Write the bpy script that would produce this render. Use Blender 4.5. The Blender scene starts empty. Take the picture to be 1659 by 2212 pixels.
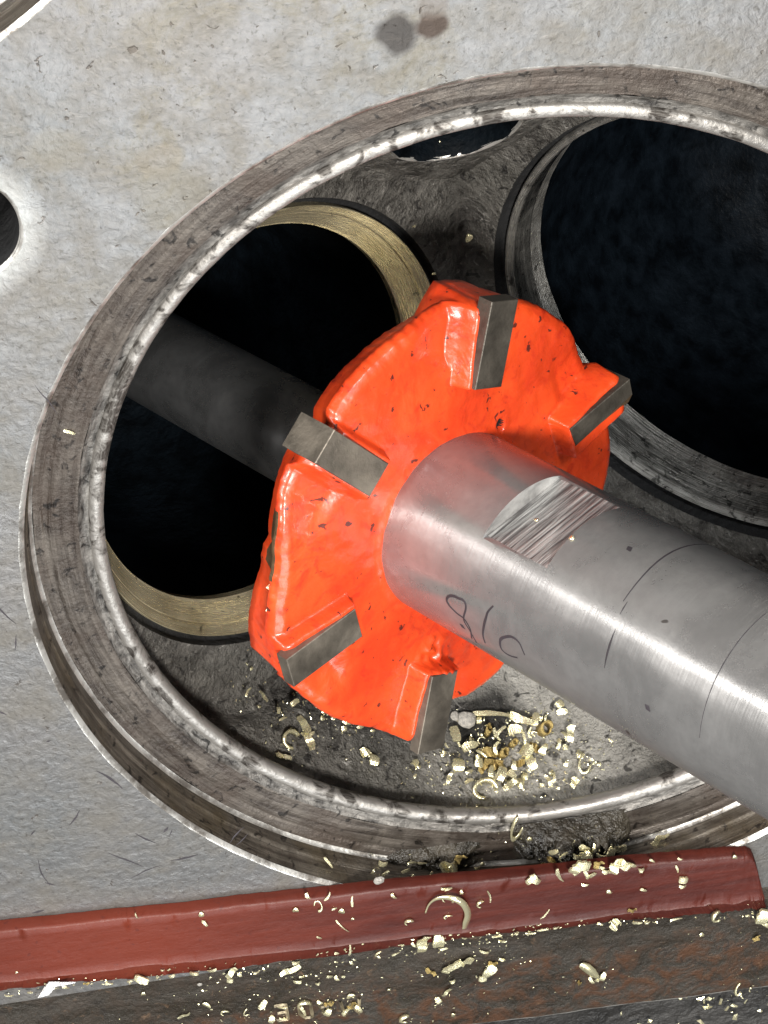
import bpy, bmesh, math, random
from mathutils import Vector, Matrix, Quaternion, noise
from mathutils.geometry import delaunay_2d_cdt
R = math.radians
SC = bpy.context.scene
COL = SC.collection
SC.unit_settings.system = 'METRIC'
SC.unit_settings.scale_length = 0.05          # one unit is 5 cm: a 100 mm cylinder bore

# ---------------------------------------------------------------- camera, world, lamps, exposure
cd = bpy.data.cameras.new('camera')
cam = bpy.data.objects.new('camera', cd)
COL.objects.link(cam)
cam.matrix_world = Matrix(((0.9887290, 0.1459435, -0.0333968, -0.4576850),
                           (-0.0954172, 0.7861560, 0.6106179, 2.9155554),
                           (0.1153708, -0.6005491, 0.7912208, 3.6232645),
                           (0, 0, 0, 1)))
cd.sensor_fit = 'VERTICAL'
cd.sensor_height = 36
cd.lens = 36 * 5200 / 2212
cd.clip_start = .05
cd.clip_end = 200
SC.camera = cam

w = bpy.data.worlds.new('World')
SC.world = w
w.use_nodes = True
w.node_tree.nodes['Background'].inputs[0].default_value = (.86, .93, 1, 1)
w.node_tree.nodes['Background'].inputs[1].default_value = .09


def lamp(name, d, dist, power, sx, sy, col=(1, 1, 1), roll=0):
    l = bpy.data.lights.new(name, 'AREA')
    l.shape = 'RECTANGLE'
    l.size, l.size_y, l.energy, l.color = sx, sy, power, col
    o = bpy.data.objects.new(name, l)
    COL.objects.link(o)
    d = Vector(d).normalized()
    o.location = d * dist
    o.rotation_euler = (d.to_track_quat('Z', 'Y') @ Quaternion((0, 0, 1), roll)).to_euler()
    return o


lamp('work_lamp', (.02, .33, .93), 9, 1350, 1.1, 1.1, (1, .97, .92))
lamp('ceiling_lamp', (-.02, -.40, .92), 12, 800, 7, 4, (.93, .97, 1))
strip = lamp('strip_lamp', (-.75, .60, .30), 11, 520, 1.3, 6, (1, .98, .95))
sd_ = Vector((-.75, .60, .30)).normalized()
sy_ = Vector((.573, .049, .818))
sy_ = (sy_ - sd_ * sy_.dot(sd_)).normalized()      # the tube hangs in line with the shaft
sx_ = sy_.cross(sd_)
strip.rotation_euler = Matrix(((sx_.x, sy_.x, sd_.x), (sx_.y, sy_.y, sd_.y), (sx_.z, sy_.z, sd_.z))).to_euler()
lamp('pilot_fill', (-.68, .45, .58), 10, 620, 1.6, 1.6, (1, .98, .95))  # unseen fill, added to brighten the pilot
lamp('seat_ring_fill', (.38, .72, .58), 10, 420, 1.4, 2.2, (.95, .98, 1))  # added light from an unseen source, brightens the large seat ring
SC.view_settings.view_transform = 'Standard'
SC.view_settings.look = 'None'
SC.view_settings.exposure = 0
SC.view_settings.gamma = 1

# ---------------------------------------------------------------- material helpers


class NT:
    def __init__(s, name):
        s.m = bpy.data.materials.new(name)
        s.m.use_nodes = True
        s.t = s.m.node_tree
        s.b = s.t.nodes['Principled BSDF']
        s.co = s.t.nodes.new('ShaderNodeTexCoord')

    def n(s, typ, ins=None, **kw):
        nd = s.t.nodes.new(typ)
        for k, v in kw.items():
            setattr(nd, k, v)
        for k, v in (ins or {}).items():
            s.set(nd.inputs[k], v)
        return nd

    def set(s, sock, v):
        if isinstance(v, bpy.types.NodeSocket):
            s.t.links.new(v, sock)
        else:
            if isinstance(v, tuple) and len(v) == 3 and sock.type == 'RGBA':
                v = (*v, 1)
            sock.default_value = v

    def coord(s, kind='Object', scale=(1, 1, 1), rot=(0, 0, 0)):
        mp = s.n('ShaderNodeMapping', {'Vector': s.co.outputs[kind], 'Scale': scale, 'Rotation': rot})
        return mp.outputs[0]

    def noise(s, vec, scale, detail=6, rough=.6, dist=0):
        return s.n('ShaderNodeTexNoise', {'Vector': vec, 'Scale': scale, 'Detail': detail, 'Roughness': rough, 'Distortion': dist}).outputs[0]

    def ramp(s, v, lo, hi, a=0., b=1.):
        return s.n('ShaderNodeMapRange', {0: v, 1: lo, 2: hi, 3: a, 4: b}).outputs[0]

    def mix(s, f, a, b, mode='MIX'):
        nd = s.n('ShaderNodeMix', data_type='RGBA', blend_type=mode)
        s.set(nd.inputs[0], f)
        s.set(nd.inputs[6], a)
        s.set(nd.inputs[7], b)
        return nd.outputs[2]

    def math(s, op, a, b=0.):
        return s.n('ShaderNodeMath', {0: a, 1: b}, operation=op).outputs[0]

    def blob(s, vec, c, r, soft):
        """1 inside a ball of radius r round c, fading over soft: a stain with a place of its own."""
        d = s.n('ShaderNodeVectorMath', {0: vec, 1: c}, operation='DISTANCE').outputs[1]
        return s.ramp(d, r, r + soft, 1., 0.)

    def bump(s, h, dist, strength=1., prev=None):
        ins = {'Height': h, 'Distance': dist, 'Strength': strength}
        if prev is not None:
            ins['Normal'] = prev
        return s.n('ShaderNodeBump', ins).outputs[0]

    def out(s, col, rough, metal=0., normal=None, **kw):
        s.set(s.b.inputs['Base Color'], col)
        s.set(s.b.inputs['Roughness'], rough)
        s.set(s.b.inputs['Metallic'], metal)
        if normal is not None:
            s.set(s.b.inputs['Normal'], normal)
        for k, v in kw.items():
            s.set(s.b.inputs[k.replace('_', ' ')], v)
        return s.m


def m_deck():
    t = NT('machined_cast_face')
    v = t.coord()
    big = t.noise(v, 2.2, 4, .55)
    mid = t.noise(v, 11, 6, .65, .3)
    fine = t.noise(v, 75, 4, .6)
    c = t.mix(t.ramp(big, .35, .65), (.134, .137, .137), (.157, .150, .145))
    c = t.mix(t.ramp(mid, .42, .66, 0, .75), c, (.135, .122, .102))
    tan = t.math('MULTIPLY', t.ramp(t.noise(v, 5, 6, .7, .6), .5, .68), t.blob(v, (-.35, 1.0, 0), .25, .5))
    c = t.mix(t.math('MULTIPLY', tan, .9), c, (.125, .106, .068))
    c = t.mix(t.ramp(fine, .35, .7, 0, .22), c, (.30, .285, .27))
    pit = t.ramp(t.noise(v, 46, 3, .5, .8), .69, .73)
    c = t.mix(t.math('MULTIPLY', pit, .7), c, (.085, .07, .058))
    c = t.mix(t.ramp(t.noise(v, 95, 3, .55), .58, .68, 0, .55), c, (.075, .068, .06))
    # the two dark thumb-sized smudges by the bore and a few small grey ones
    wv = t.n('ShaderNodeVectorMath', {0: v, 1: t.n('ShaderNodeVectorMath', {0: t.n('ShaderNodeTexNoise', {'Vector': v, 'Scale': 16., 'Detail': 5.}).outputs[1], 1: (.04, .04, 0)}, operation='MULTIPLY').outputs[0]}, operation='ADD').outputs[0]
    for p, r, f, cc in STAINS:
        q = (p[0] + .02, p[1] + .02, 0)
        c = t.mix(t.math('MULTIPLY', t.blob(wv, q, r, r * .5), f), c, cc)
    # polished halo round the stud hole
    c = t.mix(t.math('MULTIPLY', t.blob(v, (-.962, .853, 0), .10, .05), .6), c, (.45, .45, .43))
    rg = t.ramp(mid, .3, .7, .33, .52)
    h = t.math('ADD', t.noise(v, 42, 5, .6, .4), t.math('MULTIPLY', pit, -.6))
    nb = t.bump(h, .004, .5)
    nb = t.bump(t.noise(v, 18, 5, .6, .5), .008, .22, nb)
    return t.out(c, rg, .6, nb)


def m_sooty(name, dark, light, metal, rough, su, sv, strength=.6, brown=None):
    """Dirty metal on a turned surface: streaks that run round (U = way round, V = way across)."""
    t = NT(name)
    v = t.coord('UV', (su, sv, 1))
    o = t.coord()
    st = t.noise(v, 6, 5, .6, .4)
    bl = t.noise(o, 16, 6, .65, .5)
    fn = t.noise(o, 70, 4, .6)
    f = t.ramp(t.math('ADD', t.math('MULTIPLY', st, .6), t.math('MULTIPLY', bl, .4)), .36, .62)
    c = t.mix(f, dark, light)
    if brown:
        c = t.mix(t.ramp(t.noise(o, 7, 5, .6), .45, .65, 0, .8), c, brown)
    c = t.mix(t.ramp(t.noise(o, 38, 4, .6, .6), .585, .66, 0, .85), c, tuple(x * .25 for x in dark))
    h = t.math('ADD', t.math('MULTIPLY', st, .7), t.math('MULTIPLY', fn, .6))
    return t.out(c, t.ramp(bl, .3, .7, rough - .1, rough + .15), metal, t.bump(h, .008, strength))


def m_lip():
    t = NT('bright_worn_edge')
    o = t.coord()
    u = t.coord('UV', (4, 30, 1))
    bl = t.noise(o, 22, 5, .6, .5)
    c = t.mix(t.ramp(bl, .50, .60), (.36, .34, .315), (.04, .033, .028))
    c = t.mix(t.ramp(t.noise(u, 9, 4, .6), .4, .7, 0, .5), c, (.30, .285, .26))
    return t.out(c, t.ramp(bl, .4, .65, .42, .65), .7, t.bump(t.noise(o, 45, 4, .6), .006, .5))


def m_edge():
    t = NT('fresh_cut_edge')
    o = t.coord()
    c = t.mix(t.ramp(t.noise(o, 12, 5, .65), .45, .6, 0, .9), (.62, .60, .56), (.16, .14, .12))
    return t.out(c, .34, .7, t.bump(t.noise(o, 50, 3, .6), .004, .5))


def m_dome():
    t = NT('sooty_chamber_iron')
    o = t.coord()
    big = t.noise(o, 4, 5, .6, .4)
    mid = t.noise(o, 18, 6, .68, .6)
    fn = t.noise(o, 60, 5, .65)
    c = t.mix(t.ramp(mid, .38, .66), (.055, .050, .045), (.20, .188, .168))
    c = t.mix(t.ramp(big, .45, .65, 0, .7), c, (.125, .118, .104))
    # lit floor painted bright; by the small valve seat soot plus painted cutter shade
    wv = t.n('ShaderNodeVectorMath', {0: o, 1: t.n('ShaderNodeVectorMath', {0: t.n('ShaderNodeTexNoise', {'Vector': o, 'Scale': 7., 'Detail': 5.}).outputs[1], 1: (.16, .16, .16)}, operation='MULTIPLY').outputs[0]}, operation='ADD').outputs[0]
    c = t.mix(t.math('MULTIPLY', t.blob(wv, (.16, -.50, -.52), .13, .12), .75), c, (.50, .475, .44))
    c = t.mix(t.math('MULTIPLY', t.blob(wv, (.06, -.80, -.27), .16, .16), .7), c, (.46, .44, .40))
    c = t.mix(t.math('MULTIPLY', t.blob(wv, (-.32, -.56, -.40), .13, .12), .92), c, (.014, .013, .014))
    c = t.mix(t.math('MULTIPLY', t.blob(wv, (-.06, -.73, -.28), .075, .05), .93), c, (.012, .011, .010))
    c = t.mix(t.ramp(t.noise(o, 34, 3, .5, 1.), .60, .67, 0, .85), c, (.02, .018, .017))
    c = t.mix(t.ramp(t.noise(o, 48, 4, .6, 1.), .62, .68, 0, .5), c, (.42, .40, .37))
    h = t.math('ADD', t.math('MULTIPLY', mid, 1.), t.math('MULTIPLY', fn, .7))
    return t.out(c, t.ramp(mid, .3, .7, .38, .65), .45, t.bump(h, .03, .9))


def m_bronze():
    t = NT('bronze_seat')
    u = t.coord('UV', (1.5, 60, 1))
    o = t.coord()
    st = t.noise(u, 5, 5, .6, .2)
    c = t.mix(t.ramp(st, .35, .65), (.74, .62, .38), (.92, .82, .58))
    c = t.mix(t.ramp(t.noise(o, 7, 4, .6), .45, .62, 0, .7), c, (.52, .43, .25))
    c = t.mix(t.ramp(t.noise(o, 30, 3, .6, 1.), .66, .71, 0, .8), c, (.06, .05, .03))
    return t.out(c, t.ramp(st, .3, .7, .20, .34), .75, t.bump(st, .002, .3))


def m_simple(name, col, rough, metal=0., bscale=40, bdist=.004, bstr=.4, var=.25, **kw):
    t = NT(name)
    o = t.coord()
    n = t.noise(o, bscale * .25, 5, .6, .3)
    c = t.mix(t.ramp(n, .35, .68), tuple(x * (1 - var) for x in col), tuple(min(1, x * (1 + var)) for x in col))
    return t.out(c, t.ramp(n, .3, .7, max(.05, rough - .07), rough + .1), metal, t.bump(t.noise(o, bscale, 4, .6), bdist, bstr), **kw)


def m_paint():
    t = NT('orange_red_enamel')
    o = t.coord()
    big = t.noise(o, 7, 4, .55, .6)
    c = t.mix(t.ramp(big, .35, .68), (.54, .040, .009), (.70, .068, .012))
    c = t.mix(t.ramp(t.noise(o, 22, 6, .7, .9), .52, .70, 0, .75), c, (.40, .020, .008))
    c = t.mix(t.ramp(t.noise(o, 44, 3, .55, .5), .665, .69, 0, .9), c, (.045, .012, .01))
    h = t.math('ADD', t.math('MULTIPLY', t.noise(o, 13, 3, .5, .5), 1.), t.math('MULTIPLY', t.noise(o, 48, 4, .6), .22))
    return t.out(c, t.ramp(big, .3, .7, .30, .42), 0., t.bump(h, .014, .45), Coat_Weight=.3, Coat_Roughness=.12)


def m_steel(name, a, b, rough, turn=90., aniso=.5, metal=.5):
    """Turned bar: fine grooves run round it, so light drags out along its length."""
    t = NT(name)
    o = t.coord()
    tr = t.noise(t.coord('UV', (.6, turn, 1)), 4, 4, .6)
    bl = t.noise(o, 9, 6, .65, .4)
    sp = t.noise(o, 60, 4, .65)
    c = t.mix(t.ramp(bl, .36, .66), a, b)
    c = t.mix(t.ramp(sp, .45, .72, 0, .15), c, tuple(x * .62 for x in a))
    c = t.mix(t.ramp(t.noise(o, 21, 2, .5, .3), .755, .775, 0, .8), c, (.06, .05, .045))
    nb = t.bump(tr, .0018, .22)
    nb = t.bump(sp, .0015, .12, nb)
    tg = t.n('ShaderNodeTangent', direction_type='RADIAL', axis='Z').outputs[0]
    return t.out(c, t.ramp(bl, .3, .7, rough - .02, rough + .04), metal, nb, Anisotropic=aniso, Anisotropic_Rotation=.25, Tangent=tg)


def m_flat():
    t = NT('milled_flat_steel')
    o = t.coord('Object', (1, 1, 1))
    st = t.noise(t.coord('Object', (3.0, 3.0, 60)), 2.2, 5, .6, .15)
    c = t.mix(t.ramp(st, .40, .60), (.12, .112, .11), (.56, .55, .53))
    return t.out(c, .42, .55, t.bump(st, .008, .8))


def m_rubber():
    t = NT('red_rubber')
    o = t.coord()
    g = t.noise(t.coord('Object', (1.5, 14, 14)), 3, 5, .6, .3)
    fn = t.noise(o, 40, 5, .65)
    c = t.mix(t.ramp(g, .35, .66), (.044, .0078, .005), (.074, .0135, .008))
    c = t.mix(t.math('MULTIPLY', t.blob(o, (-1.0, -.92, .03), .1, .5), .65), c, (.14, .024, .011))
    c = t.mix(t.ramp(t.noise(o, 55, 3, .5), .64, .70, 0, .5), c, (.06, .012, .009))
    return t.out(c, t.ramp(fn, .3, .7, .4, .55), 0., t.bump(t.math('ADD', fn, t.math('MULTIPLY', g, .7)), .004, .4), Specular_IOR_Level=.3)


def m_rust():
    t = NT('rusty_steel')
    o = t.coord()
    g = t.noise(t.coord('Object', (1.2, 4, 1)), 3, 5, .6, .5)
    md = t.noise(o, 17, 7, .7, .6)
    fn = t.noise(o, 60, 5, .65)
    c = t.mix(t.ramp(g, .4, .62), (.048, .041, .033), (.022, .017, .011))
    low = t.n('ShaderNodeSeparateXYZ', {0: o}).outputs[1]
    rmask = t.math('MULTIPLY', t.ramp(md, .44, .60), t.ramp(t.math('ADD', low, t.math('MULTIPLY', g, .35)), -1.08, -1.0, 1., .15))
    c = t.mix(rmask, c, (.065, .028, .012))
    c = t.mix(t.ramp(t.noise(o, 30, 5, .7, .8), .60, .72, 0, .6), c, (.17, .10, .055))
    c = t.mix(t.ramp(t.noise(o, 26, 4, .6, .8), .58, .66, 0, .75), c, (.025, .02, .016))
    return t.out(c, t.ramp(md, .35, .65, .28, .6), .35, t.bump(t.math('ADD', md, t.math('MULTIPLY', fn, .5)), .016, .6))


def P(x, y):
    return (x, y, 0)


STAINS = [(P(-.187, 1.108), .028, 1., (.045, .04, .036)), (P(-.128, 1.110), .020, 1., (.05, .036, .028)),
          (P(-.125, 1.15), .02, .5, (.12, .1, .085)),
          (P(-.60, .86), .05, .45, (.13, .115, .085)), (P(-.61, .93), .03, .4, (.15, .125, .09)), (P(-.78, .98), .035, .35, (.15, .13, .095))]
M = dict(deck=m_deck(), wall=m_sooty('sooty_bore_wall', (.036, .028, .022), (.15, .13, .105), .45, .42, .9, 22, .5, (.085, .066, .04)),
         ledge=m_sooty('brown_sooty_ledge', (.026, .019, .015), (.130, .112, .095), .45, .42, .7, 12, .6, (.062, .046, .036)),
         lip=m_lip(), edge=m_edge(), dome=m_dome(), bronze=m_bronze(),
         groove=m_sooty('blackened_groove', (.010, .008, .007), (.24, .225, .205), .5, .45, 4., 12, .7),
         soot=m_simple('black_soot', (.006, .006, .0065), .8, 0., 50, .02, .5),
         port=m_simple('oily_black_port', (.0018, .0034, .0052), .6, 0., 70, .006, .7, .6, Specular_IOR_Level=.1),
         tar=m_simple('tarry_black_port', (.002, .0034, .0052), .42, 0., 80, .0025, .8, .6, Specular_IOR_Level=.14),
         seat=m_sooty('grey_hard_seat', (.09, .085, .077), (.50, .48, .44), .7, .34, .6, 90, .8),
         paint=m_paint(), insert=m_simple('grey_carbide', (.145, .125, .10), .45, .6, 40, .004, .5, .45),
         darkinsert=m_simple('dark_carbide', (.075, .065, .052), .45, .5, 60, .004, .5, .35),
         brownsteel=m_simple('worn_brown_steel', (.15, .095, .05), .45, .6, 40, .01, .6, .4),
         steel=m_steel('turned_steel', (.28, .275, .27), (.37, .362, .355), .27, 34., .8, .7),
         pilot=m_steel('dark_oiled_steel', (.10, .10, .10), (.17, .17, .17), .27, 12., .75, .75),
         flat=m_flat(), ink=m_simple('dark_scribe', (.03, .025, .03), .6),
         rubber=m_rubber(), rust=m_rust(),
         bed=m_simple('dark_oily_bed', (.03, .028, .026), .5, .3, 20, .03, .8, .5),
         brass=m_simple('bright_brass_swarf', (1., .90, .58), .22, .8, 30, .003, .3, .06),
         letter=m_simple('worn_letter_metal', (.24, .20, .13), .4, .5, 60, .01, .6, .95),
         oil=m_simple('oily_black_clump', (.03, .025, .018), .3, 0., 50, .02, .8, .8),
         gold=m_simple('amber_brass_swarf', (.44, .33, .13), .36, .75, 30, .006, .5, .3),
         grey=m_simple('grey_fluff', (.62, .58, .52), .8, 0., 18, .03, .8, .4),
         foil=m_simple('white_metal_flake', (.85, .85, .84), .3, .8, 18, .01, .5, .1))

# ---------------------------------------------------------------- object helpers


def tag(o, label=None, cat=None, group=None, kind=None):
    for k, v in (('label', label), ('category', cat), ('group', group), ('kind', kind)):
        if v:
            o[k] = v
    return o


def empty(name, mat=None):
    o = bpy.data.objects.new(name, None)
    o.empty_display_size = .05
    COL.objects.link(o)
    if mat is not None:
        o.matrix_world = mat
    return o


def obj(name, verts, faces, mats, parent=None, smooth=True, uv=None, fm=None):
    me = bpy.data.meshes.new(name)
    me.from_pydata([tuple(v) for v in verts], [], faces)
    for m in (mats if isinstance(mats, (list, tuple)) else [mats]):
        me.materials.append(M[m])
    if smooth:
        me.polygons.foreach_set('use_smooth', [True] * len(me.polygons))
    if fm:
        me.polygons.foreach_set('material_index', fm)
    if uv:
        l = me.uv_layers.new(name='UVMap')
        flat = []
        for p in me.polygons:
            q = [uv[i] for i in p.vertices]
            us = [a for a, _ in q]
            wrap = max(us) - min(us) > uv[-1][0] * .5
            for a, b in q:
                flat += [a + (uv[-1][0] if wrap and a < uv[-1][0] * .5 else 0), b]
        l.data.foreach_set('uv', flat)
    me.validate()
    o = bpy.data.objects.new(name, me)
    COL.objects.link(o)
    if parent is not None:
        o.parent = parent
    return o


def basis(d, c):
    d = Vector(d).normalized()
    x = Vector((1, 0, 0))
    x = (x - d * x.dot(d)).normalized()
    y = d.cross(x)
    return Matrix(((x.x, y.x, d.x, c[0]), (x.y, y.y, d.y, c[1]), (x.z, y.z, d.z, c[2]), (0, 0, 0, 1)))


def lathe(name, prof, mat, parent=None, n=256, mw=None, wob=0., wf=9., sharp=False, seed=0., a0=0., a1=2 * math.pi):
    """Turn a profile [(r, z)...] round z; wob roughens it with noise."""
    full = a1 - a0 > 6.28
    cols = n if full else n + 1
    V, F, U = [], [], []
    L = [0.]
    for a, b in zip(prof, prof[1:]):
        L.append(L[-1] + math.hypot(a[0] - b[0], a[1] - b[1]))
    for i in range(cols):
        a = a0 + (a1 - a0) * i / n
        ca, sa = math.cos(a), math.sin(a)
        for j, (r, z) in enumerate(prof):
            if wob:
                q = Vector((r * ca * wf + seed, r * sa * wf, z * wf * 3 + j * .35))
                r2 = r + wob * (noise.noise(q) + .5 * noise.noise(q * 3.1))
                z2 = z + wob * .8 * (noise.noise(q + Vector((9, 4, 2))) + .5 * noise.noise(q * 2.7))
            else:
                r2, z2 = r, z
            V.append(Vector((r2 * ca, r2 * sa, z2)))
            U.append((a * max(p[0] for p in prof), L[j]))
    k = len(prof)
    for i in range(n):
        i2 = (i + 1) % cols
        for j in range(k - 1):
            F.append((i * k + j, i2 * k + j, i2 * k + j + 1, i * k + j + 1))
    if mw is not None:
        V = [mw @ v for v in V]
    U.append((2 * math.pi * max(p[0] for p in prof), 0))
    o = obj(name, V, F, mat, parent, True, U)
    if sharp:
        o.data.set_sharp_from_angle(angle=R(28))
    return o


def densify(prof, step):
    out = [prof[0]]
    for a, b in zip(prof, prof[1:]):
        n = max(1, int(math.hypot(a[0] - b[0], a[1] - b[1]) / step))
        out += [(a[0] + (b[0] - a[0]) * i / n, a[1] + (b[1] - a[1]) * i / n) for i in range(1, n + 1)]
    return out


def box_vf(x0, x1, y0, y1, z0, z1, b=0.):
    """Box with its upper edges bevelled by b."""
    V = [(x0, y0, z0), (x1, y0, z0), (x1, y1, z0), (x0, y1, z0),
         (x0, y0, z1 - b), (x1, y0, z1 - b), (x1, y1, z1 - b), (x0, y1, z1 - b),
         (x0 + b, y0 + b, z1), (x1 - b, y0 + b, z1), (x1 - b, y1 - b, z1), (x0 + b, y1 - b, z1)]
    F = [(3, 2, 1, 0), (8, 9, 10, 11)]
    for i in range(4):
        j = (i + 1) % 4
        F += [(i, j, j + 4, i + 4), (i + 4, j + 4, j + 8, i + 8)]
    return V, F


def strip_ribbon(pts, nrm, w0, w1=None, th=.0):
    """A thin raised ribbon along 3-D points lying on a surface with normals nrm."""
    V, F = [], []
    n = len(pts)
    for i, p in enumerate(pts):
        t = (pts[min(i + 1, n - 1)] - pts[max(i - 1, 0)]).normalized()
        s = t.cross(nrm[i]).normalized()
        f = i / (n - 1)
        ww = w0 if w1 is None else w0 + (w1 - w0) * abs(2 * f - 1)
        V += [p - s * ww / 2 + nrm[i] * .0003, p + nrm[i] * (.0006 + th), p + s * ww / 2 + nrm[i] * .0003]
    for i in range(n - 1):
        a = i * 3
        F += [(a, a + 1, a + 4, a + 3), (a + 1, a + 2, a + 5, a + 4)]
    return V, F


# ---------------------------------------------------------------- the cylinder head
S = Vector((0, 0, .229))                       # centre of the domed chamber
D1 = Vector((.57287574, .04922455, .81816278)).normalized()    # axis of the small valve and of the tool
D2 = Vector((-.5757, -.0904, .8126)).normalized()              # axis of the large valve
C1 = Vector((-.4894, .0211, -.4688))           # centre of the bronze seat
C2 = S - D2 * .855
AX = Vector((-.11086406, .01186679, 0))        # a point on the tool's axis
head = tag(empty('cylinder_head'), 'grey machined cylinder head with round sooty combustion chamber', 'engine part')

# deck face: one sheet with round holes, triangulated between its edges
NB = Vector((-1.32, 2.07, 0))                  # neighbouring bore
STUD = Vector((-.962, .853, 0))
X0, X1, Y0, Y1 = -2.7, 1.9, -1.075, 3.4


def ring2(c, r, n, wob=0.):
    out = []
    for i in range(n):
        a = 2 * math.pi * i / n
        rr = r + wob * (noise.noise(Vector((math.cos(a) * 14, math.sin(a) * 14, r * 7))) + .6 * noise.noise(Vector((math.cos(a) * 45, math.sin(a) * 45, r * 3))))
        out.append((c[0] + rr * math.cos(a), c[1] + rr * math.sin(a)))
    return out


def cdt(loops, pts, keep):
    V = [Vector(p) for l in loops for p in l]
    E, k = [], 0
    for l in loops:
        E += [(k + i, k + (i + 1) % len(l)) for i in range(len(l))]
        k += len(l)
    V += [Vector(p) for p in pts]
    r = delaunay_2d_cdt(V, E, [], 0, 1e-5)
    vs, fs = r[0], r[2]
    out = []
    for f in fs:
        c = sum((vs[i] for i in f), Vector((0, 0))) / len(f)
        if keep(c):
            out.append(tuple(f))
    return vs, out


edge0 = ring2((0, 0), 1.010, 420, .0022)
edge1 = ring2(NB, 1.010, 300, .002)
edge2 = ring2(STUD, .104, 64, .0006)
rect = [(X0, Y0), (X1, Y0), (X1, Y1), (X0, Y1)]
rnd = random.Random(4)
gp = [(x + rnd.uniform(-.03, .03), y + rnd.uniform(-.03, .03)) for x in [X0 + .1 + .12 * i for i in range(37)] for y in [Y0 + .1 + .12 * j for j in range(36)]]
gp = [p for p in gp if math.hypot(*p) > 1.06 and (Vector((*p, 0)) - NB).length > 1.06 and (Vector((*p, 0)) - STUD).length > .14]
vs, fs = cdt([rect, edge0, edge1, edge2], gp,
             lambda c: math.hypot(*c) > 1.008 and (Vector((*c, 0)) - NB).length > 1.008 and (Vector((*c, 0)) - STUD).length > .102)
obj('deck_face', [(v.x, v.y, 0) for v in vs], fs, 'deck', head, False)
V, F = [], []
for i, (x, y) in enumerate(rect):
    V += [(x, y, 0), (x, y, -2.2)]
F = [(0, 1, 3, 2), (2, 3, 5, 4), (4, 5, 7, 6), (6, 7, 1, 0), (1, 7, 5, 3)]
obj('outer_side', V, F, 'soot', head, False)

# bright broken edge, bore wall, gasket ledge and lip of the chamber
for c, e, nm, n in ((Vector((0, 0, 0)), edge0, 'bore', 420), (NB, edge1, 'neighbour', 300)):
    V, F, U = [], [], []
    for i, (x, y) in enumerate(e):
        a = math.atan2(y - c.y, x - c.x)
        V += [(x, y, 0), (c.x + 1.0055 * math.cos(a), c.y + 1.0055 * math.sin(a), -.0008), (c.x + .9985 * math.cos(a), c.y + .9985 * math.sin(a), -.008)]
    for i in range(n):
        j = (i + 1) % n
        F += [(3 * i, 3 * i + 1, 3 * j + 1, 3 * j), (3 * i + 1, 3 * i + 2, 3 * j + 2, 3 * j + 1)]
    obj('bore_edge', V, F, 'edge', head)
    mw = Matrix.Translation(c)
    lathe('bore_wall', densify([(.9985, -.008), (.9965, -.03), (.9955, -.06), (.9925, -.062), (.992, -.096)], .008), 'wall', head, 360, mw, .0010, 12, seed=c.x)
    lathe('bore_fillet', [(.992, -.096), (.9895, -.1025), (.984, -.1045)], 'edge', head, 360, mw, .0006, 8, seed=c.x)
    lathe('gasket_ledge', densify([(.984, -.1045), (.966, -.106), (.962, -.1095), (.955, -.1055), (.92, -.1055), (.897, -.107)], .008), 'ledge', head, 420, mw, .0026, 11, seed=c.x)
    lathe('lip_groove', densify([(.897, -.107), (.890, -.112), (.882, -.114), (.876, -.1155)], .004), 'groove', head, 420, mw, .0022, 16, seed=c.x)
    lathe('chamber_lip', densify([(.8775, -.1165), (.874, -.109), (.864, -.1058), (.853, -.1085), (.8475, -.117), (.848, -.130), (.854, -.142), (.872, -.148), (.915, -.130)], .004), 'lip', head, 480, mw, .0011, 13, seed=c.x)
lathe('neighbour_chamber', [(.93, -.14), (.85, -.3), (.6, -.55), (.3, -.7), (.001, -.74)], 'dome', head, 96, Matrix.Translation(NB))
lathe('stud_hole', [(.104, 0), (.099, -.002), (.096, -.008), (.094, -.03), (.094, -1.2), (.001, -1.2)], ['soot'], head, 96, Matrix.Translation(STUD))
lathe('stud_hole_edge', [(.1042, .0002), (.0995, -.0012), (.0965, -.0065)], 'edge', head, 96, Matrix.Translation(STUD))

# the chamber roof: part of a ball, seen from S, pierced by two valve pockets and the plug hole
PLUG = (Vector((-.055, .612, -.535)) - S).normalized()
H1 = .006
HOLES = [(C1 + D1 * H1, D1, .494), (C2, D2, .568), (S + PLUG * .98, -PLUG, .138)]


def away(wd, k):
    """How far outside the rim of hole k the sight line wd from S passes, and how long it is there."""
    c, d, rad = HOLES[k]
    q = wd.dot(d)
    if q > -.15:
        return 9., .98
    t = (c - S).dot(d) / q
    return (S + wd * t - c).length - rad, t


def radial(wd):
    num, den = .98 * .02, .02
    for k in range(3):
        e, t = away(wd, k)
        if e < .22:
            f = (1 - max(e, 0) / .22) ** 3 / (max(e, 0) + .004)
            num += f * t
            den += f
    return num / den


def stereo(wd):
    return (wd.x / (1 - wd.z), wd.y / (1 - wd.z))


def unstereo(p):
    q = p[0] * p[0] + p[1] * p[1]
    return Vector((2 * p[0], 2 * p[1], -(1 - q))) / (1 + q)


def hole_loop(k, n):
    c, d, rad = HOLES[k]
    m = basis(d, c)
    return [(m @ Vector((rad * math.cos(2 * math.pi * i / n), rad * math.sin(2 * math.pi * i / n), 0)) - S).normalized() for i in range(n)]


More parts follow.
